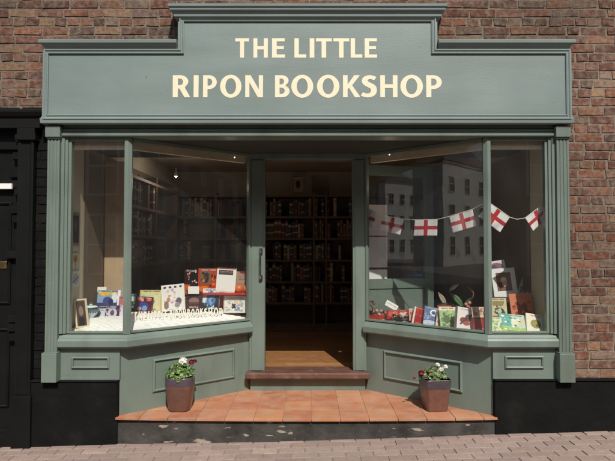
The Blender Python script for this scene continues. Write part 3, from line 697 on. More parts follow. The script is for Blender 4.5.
# ------------------------------------------------------------------ printed covers
def paint(nx, nz, bgc, ops):
    g = [[bgc] * nx for _ in range(nz)]
    ex = []
    ops = sorted(ops, key=lambda o: o[0] == 't')
    for o in ops:      # a printed picture: many small soft-edged blotches
        if o[0] == 'n':
            rr = random.Random(o[7] * 13 + 5); pal_ = o[8]; wd, ht = o[3] - o[1], o[4] - o[2]
            for q in range(int(12 + o[5] * 150 * wd * ht)):
                r1 = rr.uniform(.015, .075) * (1.3 if o[5] > .35 else 1); ex.append(('e', o[1] + wd * rr.random(), o[2] + ht * rr.random(), r1, r1 * rr.uniform(.5, 1.2), rr.choice(pal_)))
        else: ex.append(o)
    for o in ex:
        k = o[0]
        for j in range(nz):
            for i in range(nx):
                u, v = (i + .5) / nx, (j + .5) / nz; hit = False; c = o[-1]
                if k == 'r': hit = o[1] <= u <= o[3] and o[2] <= v <= o[4]
                elif k == 'e': hit = ((u - o[1]) / o[3]) ** 2 + ((v - o[2]) / o[4]) ** 2 <= 1
                elif k == 'l':
                    x0, y0, x1, y1, w_ = o[1:6]; dx, dy = x1 - x0, y1 - y0; t = max(0, min(1, ((u - x0) * dx + (v - y0) * dy) / (dx * dx + dy * dy)))
                    hit = math.hypot(u - x0 - t * dx, v - y0 - t * dy) < w_
                elif k == 'f': hit = abs(u - .5) > .5 - o[1] or abs(v - .5) > .5 - o[1] * .8
                elif k == 't':   # lines of illegible small print
                    if o[1] <= u <= o[3] and o[2] <= v <= o[4]:
                        ph = (v - o[2]) / (o[4] - o[2]) * o[5]; rr = random.Random(int(ph) * 77 + int(u * nx)); hit = ph % 1 > .4 and rr.random() < .75
                if hit: g[j][i] = S(c) if isinstance(c, str) else c
    return g
def sheet(mb, W, H, y, g, thick=0, bend=None):
    nz, nx = len(g), len(g[0]); b = bend or (lambda u, v: 0)
    vs = [(W * (i / nx - .5), y + b(i / nx, j / nz), H * j / nz) for j in range(nz + 1) for i in range(nx + 1)]
    base = len(mb.v); mb.v += vs
    for j in range(nz):
        for i in range(nx):
            q = base + j * (nx + 1) + i; mb.f.append([q, q + 1, q + nx + 2, q + nx + 1]); mb.c.append(g[j][i])
    if thick: mb.box((-W / 2, y + .0003, 0), (W / 2, y + thick, H), g[0][0])
def march(px, py, hf):
    d = ray(px, py); t = 4.2
    while t < 7:
        p = Vector(CAM) + d * t
        if p.z <= hf(p.x, p.y) and dist(p.x, p.y) >= (.05 if p.x < 0 else (.10 if p.x < 1.30 else .065)): p.z = hf(p.x, p.y); return p
        t += .004
    return p
LA, LB = Vector((LX, 0)), Vector((LJ, JY)); ld = (LB - LA).normalized(); lnm = Vector((-ld.y, ld.x))
RA, RB = Vector((RX, 0)), Vector((RJ, JY)); rd = (RB - RA).normalized(); rnm = Vector((rd.y, -rd.x))
def sm(t): t = max(0, min(1, t)); return t * t * (3 - 2 * t)
def dist(x, y): return min((Vector((x, y)) - LA).dot(lnm), y) if x < 0 else min((Vector((x, y)) - RA).dot(rnm), y)
def bed(x, y):
    d = dist(x, y)
    return .912 + (.072 if x < 0 else .05) * sm((d - .10) / .30)
ITEMS = []
def put(px, py, wpx, hpx, label, cat, bgc, ops, kind='book', yaw=0, tilt=12, roll=0, th=.018, y=None, rise=0, nx=40, nz=52, name=None, sink=.0):
    """a printed thing whose foot is seen at (px, py) and which is wpx by hpx pixels large"""
    p = P(px, py, y) if y is not None else march(px, py, lambda a, b: bed(a, b) + rise)
    s = (p.y - CAM[1]) / F; W = wpx * s / max(.5, math.cos(R(yaw))); H = hpx * s / math.cos(R(tilt)); loc = (p.x, p.y, p.z - sink); rot = (R(-tilt), R(roll), R(yaw))
    plain = any(o[0] == 't' for o in ops); bgc = S(bgc); ops = list(ops)
    if kind == 'book' and not any(o[0] == 't' for o in ops):
        lum = sum(bgc) / 3; ink = tuple(q * .35 for q in bgc) if lum > .2 else tuple(q * .5 + .3 for q in bgc)
        ops += [('t', .12, .87, .88, .96, 1, ink), ('t', .25, .04, .75, .09, 1, ink)]
    if kind == 'book' and not plain and not any(o[0] == 'n' for o in ops):
        cs_ = [o[-1] for o in ops if o[0] in 'erl']
        if cs_: ops.append(('n', .12, .14, .88, .82, .16, 20, int(px * 7), cs_))
    g = paint(nx, nz, bgc, ops)
    if kind != 'frame':
        rj = random.Random(int(px * 31 + py)); g = [[tuple(q * rj.uniform(.86, 1.08) for q in c_) for c_ in r_] for r_ in g]
    if kind == 'book':
        t = thing(name or 'book', label, cat, loc, rot)
        mb = MB(); sheet(mb, W, H, 0, g); mb.box((-W / 2, .0004, 0), (W / 2, .003, H), bgc); obj('front_cover', mb, M_art, t)
        mb = MB(); mb.box((-W / 2, .0032, 0), (-W / 2 + .003, th - .003, H), bgc); mb.box((-W / 2, th - .0028, 0), (W / 2, th, H), bgc); obj('binding', mb, M_art, t)
        mb = MB(); mb.box((-W / 2 + .0032, .0032, .003), (W / 2 - .004, th - .003, H - .003)); obj('page_block', mb, M_page, t)
    elif kind == 'frame':
        t = thing(name or 'picture_frame', label, cat, loc, rot); b_ = .16 * W
        mb = MB(); mb.sweep([(-W / 2, 0), (W / 2, 0), (W / 2, H), (-W / 2, H)], [(0, .016), (-b_, .016), (-b_, .004), (-b_ * .6, -.004), (0, .0)], True, lambda u, v, h: (u, h, v), col=bgc); obj('frame', mb, M_art, t)
        mb = MB(); g2 = paint(20, 26, S('302520'), ops); W2, H2 = W - 2 * b_, H - 2 * b_; sheet(mb, W2, H2, .006, g2); mb.box((-W2 / 2, .0065, 0), (W2 / 2, .014, H2), bgc); o = obj('picture', mb, M_art, t, loc=(0, 0, b_))
    else:
        mb = MB(); bend = (lambda u, v: .01 * math.sin(v * 2.2) * H / .3) if kind == 'sheet' else None
        sheet(mb, W, H, 0, g, 0 if bend else th, bend)
        if bend: sheet(mb, W, H, .001, [[bgc] * nx for _ in range(nz)], 0, bend)
        t = obj(name or 'card', mb, M_art, loc=loc, label=label, cat=cat); t.rotation_euler = rot
    return t
# ---------- display beds
M_bedmat = M_wood
def bedtop(side):
    mb = MB()
    if side < 0: poly = [(-2.02, .045), (-1.475, .045), (-.575, .80), (-.575, .99), (-1.70, .99), (-1.70, .855), (-2.02, .855)]
    else: poly = [(.575, .80), (1.458, .045), (1.99, .045), (1.99, .99), (1.25, .99), (.58, .90)]
    mb.prism(poly, .86, .898)
    o = obj('display_shelf', mb, M_pelmet, label='pale display shelf board inside the %s shop window' % ('left' if side < 0 else 'right'), cat='shelf')
    mb = MB(); n = 170; m = 90
    rr = random.Random(4 + side)
    ph = [(rr.uniform(15, 120), rr.uniform(40, 230) * rr.choice((-1, 1)), rr.uniform(0, 6), rr.uniform(.3, 1)) for _ in range(14)]
    x0, x1 = (-2.018, -.58) if side < 0 else (.58, 1.985)
    def cz(x, y):
        z = bed(x, y); d = dist(x, y)
        amp = .0065 if side < 0 else .003
        q = sum(a3 * math.sin(x * a0 + y * a1 + a2) for a0, a1, a2, a3 in ph) / 3
        z += amp * q * (1 - .75 * sm((d - .15) / .2))
        return max(z, .9005)
    for j in range(m + 1):
        for i in range(n + 1):
            x = x0 + (x1 - x0) * i / n; yf = .05 if abs(x) > 1.475 else .05 + (1.475 - abs(x)) * .836 + .0
            yb = .985 if (abs(x) < 1.70 and side < 0) else (.85 if side < 0 else max(min(.985, .885 + (x - .58) * .15), yf + .03))
            y = yf + (max(yb, yf + .05) - yf) * j / m; mb.v.append((x, y, cz(x, y)))
    for j in range(m):
        for i in range(n):
            q = j * (n + 1) + i; mb.f.append([q, q + 1, q + n + 2, q + n + 1]); mb.c.append(None)
    if side < 0: o = obj('display_cloth', mb, M_cloth, label='rumpled white cloth spread under the books in the left window', cat='cloth', smooth=True)
    else: o = obj('display_cloth', mb, mat('pale_green_cloth', (.42, .45, .40), .9, .06, 20), label='pale grey cloth under the books in the right window', cat='cloth', smooth=True)
    md = o.modifiers.new('thickness', 'SOLIDIFY'); md.thickness = .002
bedtop(-1); bedtop(1)
DW_ = 'left window'
# ---------- left window
put(83, 328, 10, 28, 'cream framed dark portrait leaning at the left end of the left window', 'picture frame', 'd8c8a8', [('r', 0, 0, 1, 1, '4a3c34'), ('e', .5, .6, .25, .2, '8a7460'), ('r', .2, .05, .8, .35, '2a2220')], 'frame', yaw=38, tilt=17, roll=-2)
put(84, 331, 13, 7, 'small white leaflet lying flat by the leaning portrait frame', 'leaflet', 'e8e2d4', [('t', .1, .2, .9, .8, 4, 'a09a90')], 'card', yaw=20, tilt=80, th=.002)
put(92.5, 305, 9, 15, 'dark navy book standing behind the china bowl in the left window', 'book', '27364a', [('r', .1, .55, .9, .7, '9fb4c4'), ('l', .1, .2, .9, .5, .05, '6a8aa0')], y=.74)
put(108, 307, 23, 16.5, 'blue and white book with yellow title beside the left mullion', 'book', '8fa8c8', [('r', 0, 0, 1, .25, '3a4a78'), ('n', .05, .68, .85, .92, .75, 26, 1, ['e8b830', 'e0a820', 'f0cc50']), ('e', .45, .35, .2, .25, '4a5088'), ('e', .75, .55, .12, .3, 'dfe8f2'), ('e', .6, .3, .1, .2, '2c3058'), ('r', .88, .1, 1, 1, 'e8eef4')], y=.66)
put(106.5, 320.5, 23, 14.5, 'wide dark purple book with a silvery wheel picture, low in the left window', 'book', '3c3448', [('e', .3, .45, .2, .36, 'b8b0c4'), ('e', .3, .45, .11, .2, '3c3448'), ('e', .72, .5, .2, .34, 'c8c0cc'), ('e', .72, .5, .09, .18, '5a5068'), ('l', .25, .75, .8, .85, .06, '9890a8'), ('n', .1, .1, .95, .9, .16, 20, 3, ['e0d8e4', '6a5a80'])], y=.54)
put(121, 321, 7.5, 24, 'narrow lilac and pink book standing partly behind the left mullion', 'book', 'b9a4c8', [('r', 0, .6, 1, 1, 'c06a6a'), ('r', .15, .1, .85, .5, 'd8cce4')], y=.56)
put(101.8, 292, 9, 5, 'small blank white price card above the yellow titled book', 'card', 'efece4', [], 'card', y=.70, th=.002, tilt=6, sink=.0)
put(109, 293, 4.5, 23, 'tall narrow red book spine behind the yellow titled book', 'book', 'a8241e', [('r', .2, .1, .8, .9, 'c83a30'), ('n', .2, .1, .8, .9, .3, 14, 4, ['e8d8c8'])], y=.86, tilt=3)
put(142, 313, 18, 16, 'dark red book with blue drawing, first right of the left mullion', 'book', '5a2a34', [('n', .1, .75, .9, .92, .6, 18, 5, ['c8484a', 'e0a8a0']), ('e', .5, .4, .32, .26, '3a4a90'), ('e', .6, .3, .15, .16, '8898d0'), ('e', .3, .25, .12, .12, 'c8a890')], yaw=-10, roll=3)
put(151.5, 312, 9, 9, 'small grey blue book between the dark red one and the pale yellow one', 'book', '4c4a68', [('e', .5, .5, .3, .25, 'a09ab8'), ('r', .1, .8, .9, .9, '9a6a50')])
put(150, 311, 23, 20.5, 'pale yellow book with faint frame standing behind the small blue book', 'book', 'd9d2a0', [('f', .08, 'c8b878'), ('r', .2, .2, .8, .7, 'e0dab4'), ('e', .5, .45, .2, .15, 'c0b88a')], y=.83)
put(173.5, 310.5, 23, 25.5, 'white picture book with a top row of four dark dots, tilted', 'book', 'e9e4e0', [('t', .3, .03, .7, .06, 1, 'b0a8a8'), ('e', .16, .9, .06, .045, '3a3434'), ('e', .39, .9, .06, .045, '3a3434'), ('e', .62, .9, .06, .045, '3a3434'), ('e', .85, .9, .06, .045, '3a3434'), ('n', .12, .3, .6, .8, .14, 16, 7, ['d89a9a', 'b0a8d0', 'd8c0a8']), ('e', .2, .22, .11, .16, '8a7468'), ('e', .75, .35, .12, .14, '6a6470'), ('e', .68, .2, .12, .1, '9a8c94'), ('e', .3, .42, .08, .1, 'b88a7a')], roll=-6, y=.76)
put(193.5, 310, 15.5, 17.5, 'dark maroon book with a pale dome picture behind the letters BOOK', 'book', '3a2426', [('e', .5, .5, .32, .2, '8a6a60'), ('r', .18, .3, .82, .45, '5a3a38'), ('t', .2, .1, .8, .22, 2, 'c8b0a0')], y=.80)
put(193.5, 294, 11, 7.5, 'blank white card propped over the dark maroon book', 'card', 'f0ece6', [], 'card', y=.812, th=.002, tilt=5)
put(210.5, 309, 16.5, 20, 'white and navy book with a blue bird shape behind the letters SHOP', 'book', 'e4e6e8', [('r', .7, 0, 1, .8, '262a38'), ('e', .5, .42, .27, .33, '4a7ab0'), ('e', .52, .78, .13, .13, '5a8ac0'), ('l', .3, .05, .62, .3, .08, '30507a'), ('r', 0, 0, .28, .3, '30323c'), ('e', .5, .4, .1, .22, '80a8d0')], y=.865)
put(235, 313, 23, 17, 'white framed card with a small grid picture at the right end', 'picture frame', 'efe9dc', [('f', .05, 'dcd2bc'), ('n', .12, .12, .85, .72, .5, 9, 8, ['d8c8a0', 'a8b8d0', 'e8d0c8', '8a98b0']), ('l', .38, .3, .5, .5, .04, '303a58'), ('l', .38, .5, .5, .3, .04, '303a58'), ('t', .15, .78, .85, .9, 2, 'a8a090')], 'card', y=.90, th=.012, tilt=6, nx=34, nz=28)
put(131, 308, 10, 14, 'slim teal book peeping out right behind the left mullion', 'book', '3f7a80', [('r', .1, .5, .9, .8, 'c8d8d0'), ('e', .5, .3, .3, .15, '2a4a50')], y=.86, tilt=5)
put(182, 307, 10, 17, 'brown paperback standing between the white picture book and the red shelf', 'book', '6a4a34', [('r', .1, .55, .9, .85, 'c8a878'), ('e', .5, .3, .3, .18, '3a2a20')], y=.87, tilt=5)
put(99, 318, 11, 9, 'small grey and white leaflet standing right of the china bowl', 'leaflet', 'c8ccd0', [('e', .4, .5, .25, .3, '6a7480'), ('t', .1, .75, .9, .9, 2, '5a6068')], 'card', y=.50, th=.003)
# red back shelf with orange goods
zs_ = P(235, 293, .86).z
mb = MB(); xa_, xb_ = P(181, 293, .88).x, P(250, 293, .88).x
mb.box((xa_, .86, zs_ - .02), (xb_, 1.06, zs_)); mb.box((xa_ + .01, 1.045, .412), (xb_ - .01, 1.06, zs_ - .0225)); mb.box((xa_ + .02, 1.0, .412), (xa_ + .04, 1.0445, zs_ - .0225)); mb.box((xb_ - .04, 1.0, .412), (xb_ - .02, 1.0445, zs_ - .0225))
obj('red_shelf', mb, M_red, label='bright red shelf at the back of the left window carrying orange goods', cat='shelf', bev=.002)
put(190.5, 293 - .5, 13, 14 + 9, 'black and red patterned book at the left end of the red shelf', 'book', '241a1c', [('n', .1, .4, .95, .98, .30, 15, 9, ['b83a2e', 'e8d8d0', '7a2420']), ('r', 0, 0, .45, .35, 'd0622a'), ('e', .65, .7, .25, .2, '141012')], y=.905, tilt=4)
put(208, 292.5, 20, 24, 'orange red framed book with grey centre on the red shelf', 'book', 'b8431f', [('r', .1, .35, .62, .9, '7a6254'), ('e', .4, .6, .13, .2, '3a3030'), ('l', .3, .42, .5, .75, .04, '4a3a34'), ('e', .3, .15, .25, .12, 'e07a2a')], y=.92, tilt=4)
put(225, 292.5, 19, 24.5, 'white pad with a dark label strip standing on the red shelf', 'book', 'efece8', [('r', .1, .72, .84, .90, '4a4444'), ('t', .14, .76, .8, .86, 2, '8a8080'), ('r', 0, .95, 1, 1, '8a4030'), ('r', 0, 0, 1, .06, 'd8d4ce')], y=.90, tilt=8, roll=3, th=.03)
t = put(243, 292.5, 15, 21, 'tan card with two orange balls at its foot on the red shelf', 'gift card', 'a88878', [('r', .1, .45, .9, .95, 'b09484'), ('t', .2, .55, .8, .85, 4, '8a6c60'), ('e', .5, .98, .25, .1, '7a3a28')], 'book', y=.945, tilt=4, name='gift_box')
for i in (-1, 1):
    mb = MB(); q = P(243 + i * 4.1, 288.6, .90); mb.lathe([(.002, -.038), (.022, -.036), (.036, -.018), (.04, 0), (.035, .02), (.02, .034), (.003, .036)], (0, 0, 0), 18)
    b_ = obj('orange_ball', mb, M_orange, loc=(q.x, .90, zs_ + .0385), label=('left' if i < 0 else 'right') + ' orange round pot in front of the tan card on the red shelf', cat='ornament', group='orange balls on the red shelf', smooth=True)
# china bowl
pb = march(87.5, 319, bed)
t = thing('china_bowl', 'blue and white patterned lidded china bowl beside the leaning portrait', 'bowl', (pb.x, pb.y + .07, pb.z - .002))
mb = MB(); wh, bl = S('dfe6e6'), S('5a7a84')
pr = [(.03, 0), (.034, .008), (.03, .014), (.052, .035), (.068, .06), (.072, .078), (.066, .078), (.05, .05)]
for i in range(len(pr) - 1): mb.lathe([pr[i], pr[i + 1]], (0, 0, 0), 28, bl if i in (0, 4) else wh)
obj('bowl', mb, M_china, t)
mb = MB()
lid = [(.071, .0785), (.073, .084), (.062, .10), (.04, .114), (.014, .12), (.014, .128), (.018, .135), (.003, .142)]
for i in range(len(lid) - 1): mb.lathe([lid[i], lid[i + 1]], (0, 0, 0), 28, [bl, S('30444c'), wh, S('8aa4ac'), wh, bl, bl][i])
obj('lid', mb, M_china, t)
mb = MB(); 
for k in range(9):
    a = R(200 + k * 18); mb.ball((.066 * math.cos(a), .066 * math.sin(a), .057), .007, 6, S('3f5c68'))
obj('painted_flower', mb, M_china, t)
pk = march(248, 321, bed); mb = MB(); mb.lathe([(.004, 0), (.03, .004), (.036, .012), (.026, .022), (.004, .025)], (0, 0, 0), 14, S('a08078')); mb.lathe([(.004, 0), (.018, .004), (.02, .01), (.004, .018)], (.045, .01, 0), 10, S('c0a8a0'))
obj('pebbles', mb, M_china, loc=pk, label='two small pinkish pebbles on the cloth by the doorway end', cat='pebbles', smooth=True)
# standing letters
seq = [('THE', ['first', 'second', 'third']), ('LITTLE', ['first', 'second', 'third', 'fourth', 'fifth', 'sixth']), ('RIPON', ['first', 'second', 'third', 'fourth', 'fifth']), ('BOOKSHOP', ['first', 'second', 'third', 'fourth', 'fifth', 'sixth', 'seventh', 'eighth'])]
spans = {'THE': (133.6, 146.2), 'LITTLE': (148.2, 167), 'RIPON': (169.8, 185.6), 'BOOK': (187.4, 202.8), 'SHOP': (204.2, 222.6)}
pl0 = march(131.5, 321.5, bed); pl1 = march(231, 314.2, bed)
for wd, od in seq:
    for i, ch in enumerate(wd):
        key, k = (wd, i) if wd != 'BOOKSHOP' else (('BOOK', i) if i < 4 else ('SHOP', i - 4))
        a, b = spans[key]; ws = [GL[c][1] for c in key]; gap = .32 if key != 'SHOP' else .34; tot = sum(ws) + gap * (len(ws) - 1)
        u = a + (b - a) * (sum(ws[:k]) + gap * k) / tot; uw = (b - a) * ws[k] / tot
        f_ = (u - 131.5) / 91; py = 321.4 + (315.6 - 321.4) * f_ + (.6 if (key == 'SHOP' and k == 3) else 0)
        p = march(u, py, bed); s = (p.y - CAM[1]) / F; hz = (8.9 - .9 * f_) * s
        me = glyph_mesh(ch, uw * s / GL[ch][1] * 1.02, hz, .007, .0007); me.materials.append(M_wletter)
        o = bpy.data.objects.new('wooden_letter', me); COL.objects.link(o); o.location = (p.x, p.y, p.z + .001); o.rotation_euler = (R(-4), R(random.Random(i * 7 + len(wd)).uniform(-1.5, 1.5)), R(3))
        tag(o, f'cream wooden letter {ch}, {od[i]} letter of {wd}, standing on the cloth', 'letter', 'wooden letters spelling the shop name in the window')
# pictures on the left reveal
for (ya, yb, xa_, xb_, lab, cat, bgc, ops) in (
    (213, 246, 70.5, 79, 'dark framed portrait hung on the left window reveal', 'picture', '8a847a', [('r', .12, .07, .88, .93, '2a2826'), ('e', .5, .62, .25, .2, '5a5450'), ('r', .25, .1, .75, .4, '3c3a38')]),
    (253, 268, 71.5, 78, 'child drawing of an orange flower on the left reveal', 'drawing', 'd0ccc0', [('e', .5, .6, .36, .26, 'c08a3c'), ('e', .5, .6, .14, .1, '8a5a28'), ('l', .5, .0, .5, .4, .05, '7a8a6a')]),
    (271, 287, 71.5, 78.5, 'child drawing in grey blue below the orange flower', 'drawing', 'd4d2cc', [('e', .5, .5, .4, .36, 'a8b0c0'), ('l', .1, .3, .9, .6, .06, '6a7898')])):
    d = ray((xa_ + xb_) / 2, (ya + yb) / 2)
    def onx(px, py, x=-2.0285): r_ = ray(px, py); return Vector(CAM) + r_ * (x / r_.x)
    a, b = onx(xa_, yb), onx(xb_, ya); m_ = (a + b) / 2
    W, H = abs(b.y - a.y), abs((onx((xa_ + xb_) / 2, ya) - onx((xa_ + xb_) / 2, yb)).z)
    mb = MB(); sheet(mb, W, H, -.006, paint(18, 24, S(bgc), ops)); mb.box((-W / 2, -.0057, 0), (W / 2, 0, H), S(bgc))
    o = obj('wall_picture', mb, M_art, loc=(-2.0285, m_.y, m_.z - H / 2), label=lab, cat=cat); o.rotation_euler = (0, 0, R(90))

# ---------- right window
G = 'right window'
# red tray with dried things
pt = march(376, 327, bed)
t = thing('red_tray', 'shiny red tray of dried flowers at the doorway end of the window', 'tray', (pt.x + .02, pt.y + .06, pt.z + .004))
mb = MB(); mb.sweep([(-.10, -.05), (.085, -.06), (.09, .05), (-.10, .05)], [(0, 0), (.012, .045), (.007, .045), (-.004, .004), (-.004, 0)], True); mb.prism([(-.097, -.047), (.082, -.057), (.087, .047), (-.097, .047)], .0005, .004); obj('tray', mb, M_red, t, bev=.002)
mb = MB(); rr = random.Random(8)
for k in range(46): mb.ball((rr.uniform(-.085, .075), rr.uniform(-.045, .04), .018 + rr.random() * .03 + .015 * (k % 3)), rr.uniform(.009, .017), 6, S(rr.choice(['b88a80', '8a4a3c', 'd0b0a4', '5a3a30', 'a06a5c'])))
obj('dried_flowers', mb, M_petal, t, smooth=True)
pt = P(371.5, 307, .83); mb = MB()
mb.tube([(0, 0, -.09), (0, 0, .0)], .004, 6, S('5a4630'))
for k in range(30):
    a = rr.uniform(0, 6.28); e_ = rr.uniform(-1, 1); c_ = math.sqrt(1 - e_ * e_); mb.ball((.03 * c_ * math.cos(a), .03 * c_ * math.sin(a), .02 + .03 * e_), .009, 6, S(rr.choice(['7a5c48', '4a3a30', 'a08468'])))
obj('seed_head', mb, M_petal, loc=(pt.x + .01, pt.y - .01, pt.z + .01), label='brown knobbly seed head standing in the red tray', cat='dried flower', smooth=True)
# dark wire basket with red items
pt = march(404, 327, bed)
t = thing('wire_basket', 'dark open basket of small red and white packets next to the red tray', 'basket', (pt.x + .01, pt.y + .07, pt.z + .004))
mb = MB()
for z_, r_ in ((.004, .075), (.03, .09), (.062, .10)): mb.tube([(r_ * 1.1 * math.cos(2 * math.pi * k / 28), r_ * .75 * math.sin(2 * math.pi * k / 28), z_) for k in range(29)], .004, 6, S('1c1a1a'))
for k in range(20):
    a = 2 * math.pi * k / 20; mb.tube([(.075 * 1.1 * math.cos(a), .075 * .75 * math.sin(a), .004), (.10 * 1.1 * math.cos(a), .10 * .75 * math.sin(a), .062)], .003, 5, S('1c1a1a'))
mb.lathe([(.05, .001), (.055, .003)], (0, 0, 0), 20, S('1c1a1a')); obj('basket', mb, M_art, t)
mb = MB()
for k in range(14):
    Mx = Matrix.Translation((rr.uniform(-.07, .07), rr.uniform(-.04, .04), .03 + rr.random() * .03)) @ Matrix.Rotation(rr.uniform(-1, 1), 4, 'Z') @ Matrix.Rotation(rr.uniform(-.8, .8), 4, 'Y')
    mb.box((-.025, -.015, -.008), (.025, .015, .008), S(rr.choice(['a8302a', 'e0d8d0', '2a2426', 'c05048', '8a6a60'])), Mx)
obj('packets', mb, M_art, t, bev=.002)
put(390.5, 308, 13, 5.5, 'white strip of card tilted above the dark basket', 'card', 'f2f0ec', [('t', .1, .3, .9, .7, 1, 'c8c4c0')], 'card', roll=30, y=.78, tilt=20, th=.003)
# row of small packets (pink strip), then the books along the glass
put(419.5, 321, 20, 12, 'cream and pink booklet row standing behind the red book', 'booklets', 'd8b8a8', [('n', 0, .0, 1, 1, .6, 10, 12, ['c86a58', 'e0c8b0', 'b04a40', 'd8a090']), ('r', 0, .9, 1, 1, 'e8dcc8')], y=.60)
put(418.5, 327.8, 14, 16.5, 'red book with a white page edge leaning beside the blue book', 'book', 'b0201c', [('r', 0, 0, .12, 1, 'e8e0d4'), ('n', .2, .5, .9, .9, .25, 10, 13, ['d0645a', 'c83a34'])], roll=14, th=.03)
put(430.5, 328.5, 15.5, 18, 'blue book with a white ring drawn at the top', 'book', '34548a', [('e', .62, .70, .24, .18, 'e8ecf2'), ('e', .62, .70, .14, .10, '2c3c68'), ('e', .45, .12, .5, .16, 'b8c4d8'), ('n', .05, .35, .5, .6, .2, 12, 14, ['8aa0c8'])], roll=12, tilt=22)
put(438.5, 329.5, 6, 18, 'thin white and red book between the blue one and the green one', 'book', 'e4d8cc', [('r', .45, 0, 1, .85, 'b8463a')], roll=14, tilt=20)
put(449, 327.5, 16.5, 19.5, 'cream topped book with a bright green leaf cover', 'book', '98b46a', [('r', 0, .82, 1, 1, 'e4dcb8'), ('n', 0, 0, 1, .8, .45, 11, 15, ['4a7a2a', '6a9a3c', 'b8cc8a', '35601c']), ('e', .4, .4, .2, .2, '2f5a1a')], tilt=20)
put(464, 330.5, 19, 21.5, 'white book with a dark red butterfly figure on its cover', 'book', 'ece6e0', [('r', 0, 0, .1, 1, '4a4040'), ('e', .45, .42, .2, .14, '8a2a2c'), ('e', .68, .55, .16, .16, '6a3a40'), ('l', .3, .25, .85, .7, .04, '3a2a2c'), ('e', .6, .3, .18, .10, 'b04a44'), ('t', .3, .84, .85, .94, 2, 'b0a8a0')], roll=10, tilt=20)
put(480.5, 331, 13.5, 23, 'deep red book with a cream top band next to the right mullion', 'book', 'a01e1c', [('r', 0, .55, 1, 1, 'd8c8b0'), ('n', .1, .62, .9, .92, .4, 12, 16, ['a86a5a', 'c8a890']), ('r', 0, .5, 1, .56, '701414')], tilt=16)
put(497, 332.5, 13, 14, 'small green and cream book just right of the right mullion', 'book', 'c8d0a0', [('n', 0, 0, 1, .8, .5, 9, 17, ['6a9444', '8ab060', 'e0e4c8', '4a6a30'])], tilt=24)
put(515, 334, 27, 16.5, 'wide teal and lime picture book lying back at the front', 'book', 'bfd8cc', [('r', 0, 0, 1, .28, 'a8c46a'), ('r', 0, .3, .42, 1, '6ab0a8'), ('e', .55, .55, .12, .22, 'e8e4d4'), ('e', .8, .6, .14, .22, 'd8c8a8'), ('n', .1, .1, .9, .9, .14, 14, 18, ['f0ece0', '5a8a5a'])], tilt=38, roll=6)
put(536.5, 332.5, 19, 17, 'cream book with a green and brown posy on its cover', 'book', 'ece4d0', [('e', .5, .45, .28, .24, '8a9a54'), ('e', .45, .5, .13, .12, 'b88a5a'), ('e', .6, .38, .1, .1, '5a6a34'), ('t', .25, .82, .8, .92, 1, 'a89a80')], tilt=30, roll=10)
put(499.5, 318.5, 16.5, 20, 'cream book with dark green lettering block beside the mullion, second row', 'book', 'd8c8a4', [('r', .15, .62, .85, .85, '9a8a60'), ('e', .5, .36, .32, .17, '4a5a40'), ('e', .5, .36, .18, .09, 'c8c8b0'), ('r', .1, .08, .9, .14, '7a6a4a')], y=.34)
put(523.5, 318, 22.5, 24, 'orange pink book with a pen drawing of figures, second row', 'book', 'd8825c', [('n', .15, .12, .85, .62, .38, 13, 19, ['8a4434', 'a85a44', 'e8b090']), ('e', .4, .4, .14, .16, 'a05040'), ('e', .62, .46, .12, .16, '8a4a3c'), ('t', .2, .76, .8, .9, 2, 'b86a4a')], y=.36, roll=-3)
# raised stand carrying the prints
zp = P(507, 297, .52).z
mb = MB(); sx0, sx1 = P(491, 297, .52).x, P(538, 297, .52).x
mb.box((sx0, .50, .985), (sx1, .66, zp - .001)); obj('display_block', mb, mat('dark_block', (.05, .04, .035), .8, .1, 8), label='dark box that raises the prints in the right window', cat='box', bev=.004)
put(524.5, 295.5, 16, 30, 'white and blue print leaning right at the back of the stack', 'print', 'd8dde2', [('n', .1, .08, .9, .55, .42, 11, 20, ['6a5a48', '8a98a8', 'a88a5a', '4a4a50']), ('r', .1, .7, .9, .9, 'b4c4d8')], 'card', y=.60, roll=24, tilt=8, th=.004)
put(501.5, 297, 21, 36, 'white card with a purple cloud shape, tallest of the prints', 'print', 'e0dcda', [('e', .55, .84, .34, .10, '8a6a80'), ('e', .4, .82, .2, .07, '6a4a60'), ('t', .15, .15, .8, .6, 6, 'c4beb8')], 'card', y=.57, roll=-9, tilt=8, th=.004)
put(506.5, 297, 23.5, 28.5, 'white mounted print with a red brown square picture, front of the stack', 'print', 'eceaea', [('r', .17, .22, .80, .84, '6a4a44'), ('r', .2, .25, .77, .81, '86605a'), ('e', .48, .58, .13, .12, 'e0d0c0'), ('e', .42, .42, .18, .10, '5a2a26'), ('e', .5, .45, .1, .1, 'c8a890')], 'card', y=.535, roll=-4, tilt=10, th=.005)
put(543.5, 321.5, 9.5, 25, 'cream framed red picture leaning at the right end of the window', 'picture frame', 'c0b09a', [('r', 0, 0, 1, 1, '8a3a30'), ('e', .5, .5, .3, .3, 'b89a8a')], 'frame', yaw=-30, tilt=6, y=.30)
put(398, 319, 22, 9, 'low red picture book propped up behind the dark basket', 'book', 'b0241e', [('r', .08, .3, .5, .8, 'd86a58'), ('e', .72, .5, .16, .25, 'e8d0b8')], y=.74, tilt=8)
put(445, 318.5, 14, 13, 'red and cream booklet standing in the second row behind the green book', 'book', 'c0483c', [('r', .1, .5, .9, .9, 'e8d8c0'), ('e', .5, .25, .3, .15, '7a1c18')], y=.52, tilt=6)
put(476, 318, 17, 11, 'dull red book behind the deep red one, near the plant', 'book', '8a3028', [('r', .1, .4, .9, .8, 'd0b8a0'), ('e', .3, .5, .15, .2, '4a1a18')], y=.40, tilt=6)
put(531, 300.5, 10, 9, 'small grey card standing between the prints and the orange pink book', 'card', 'a8a8a4', [('r', .15, .2, .85, .7, '6a6460')], 'card', y=.47, th=.003)
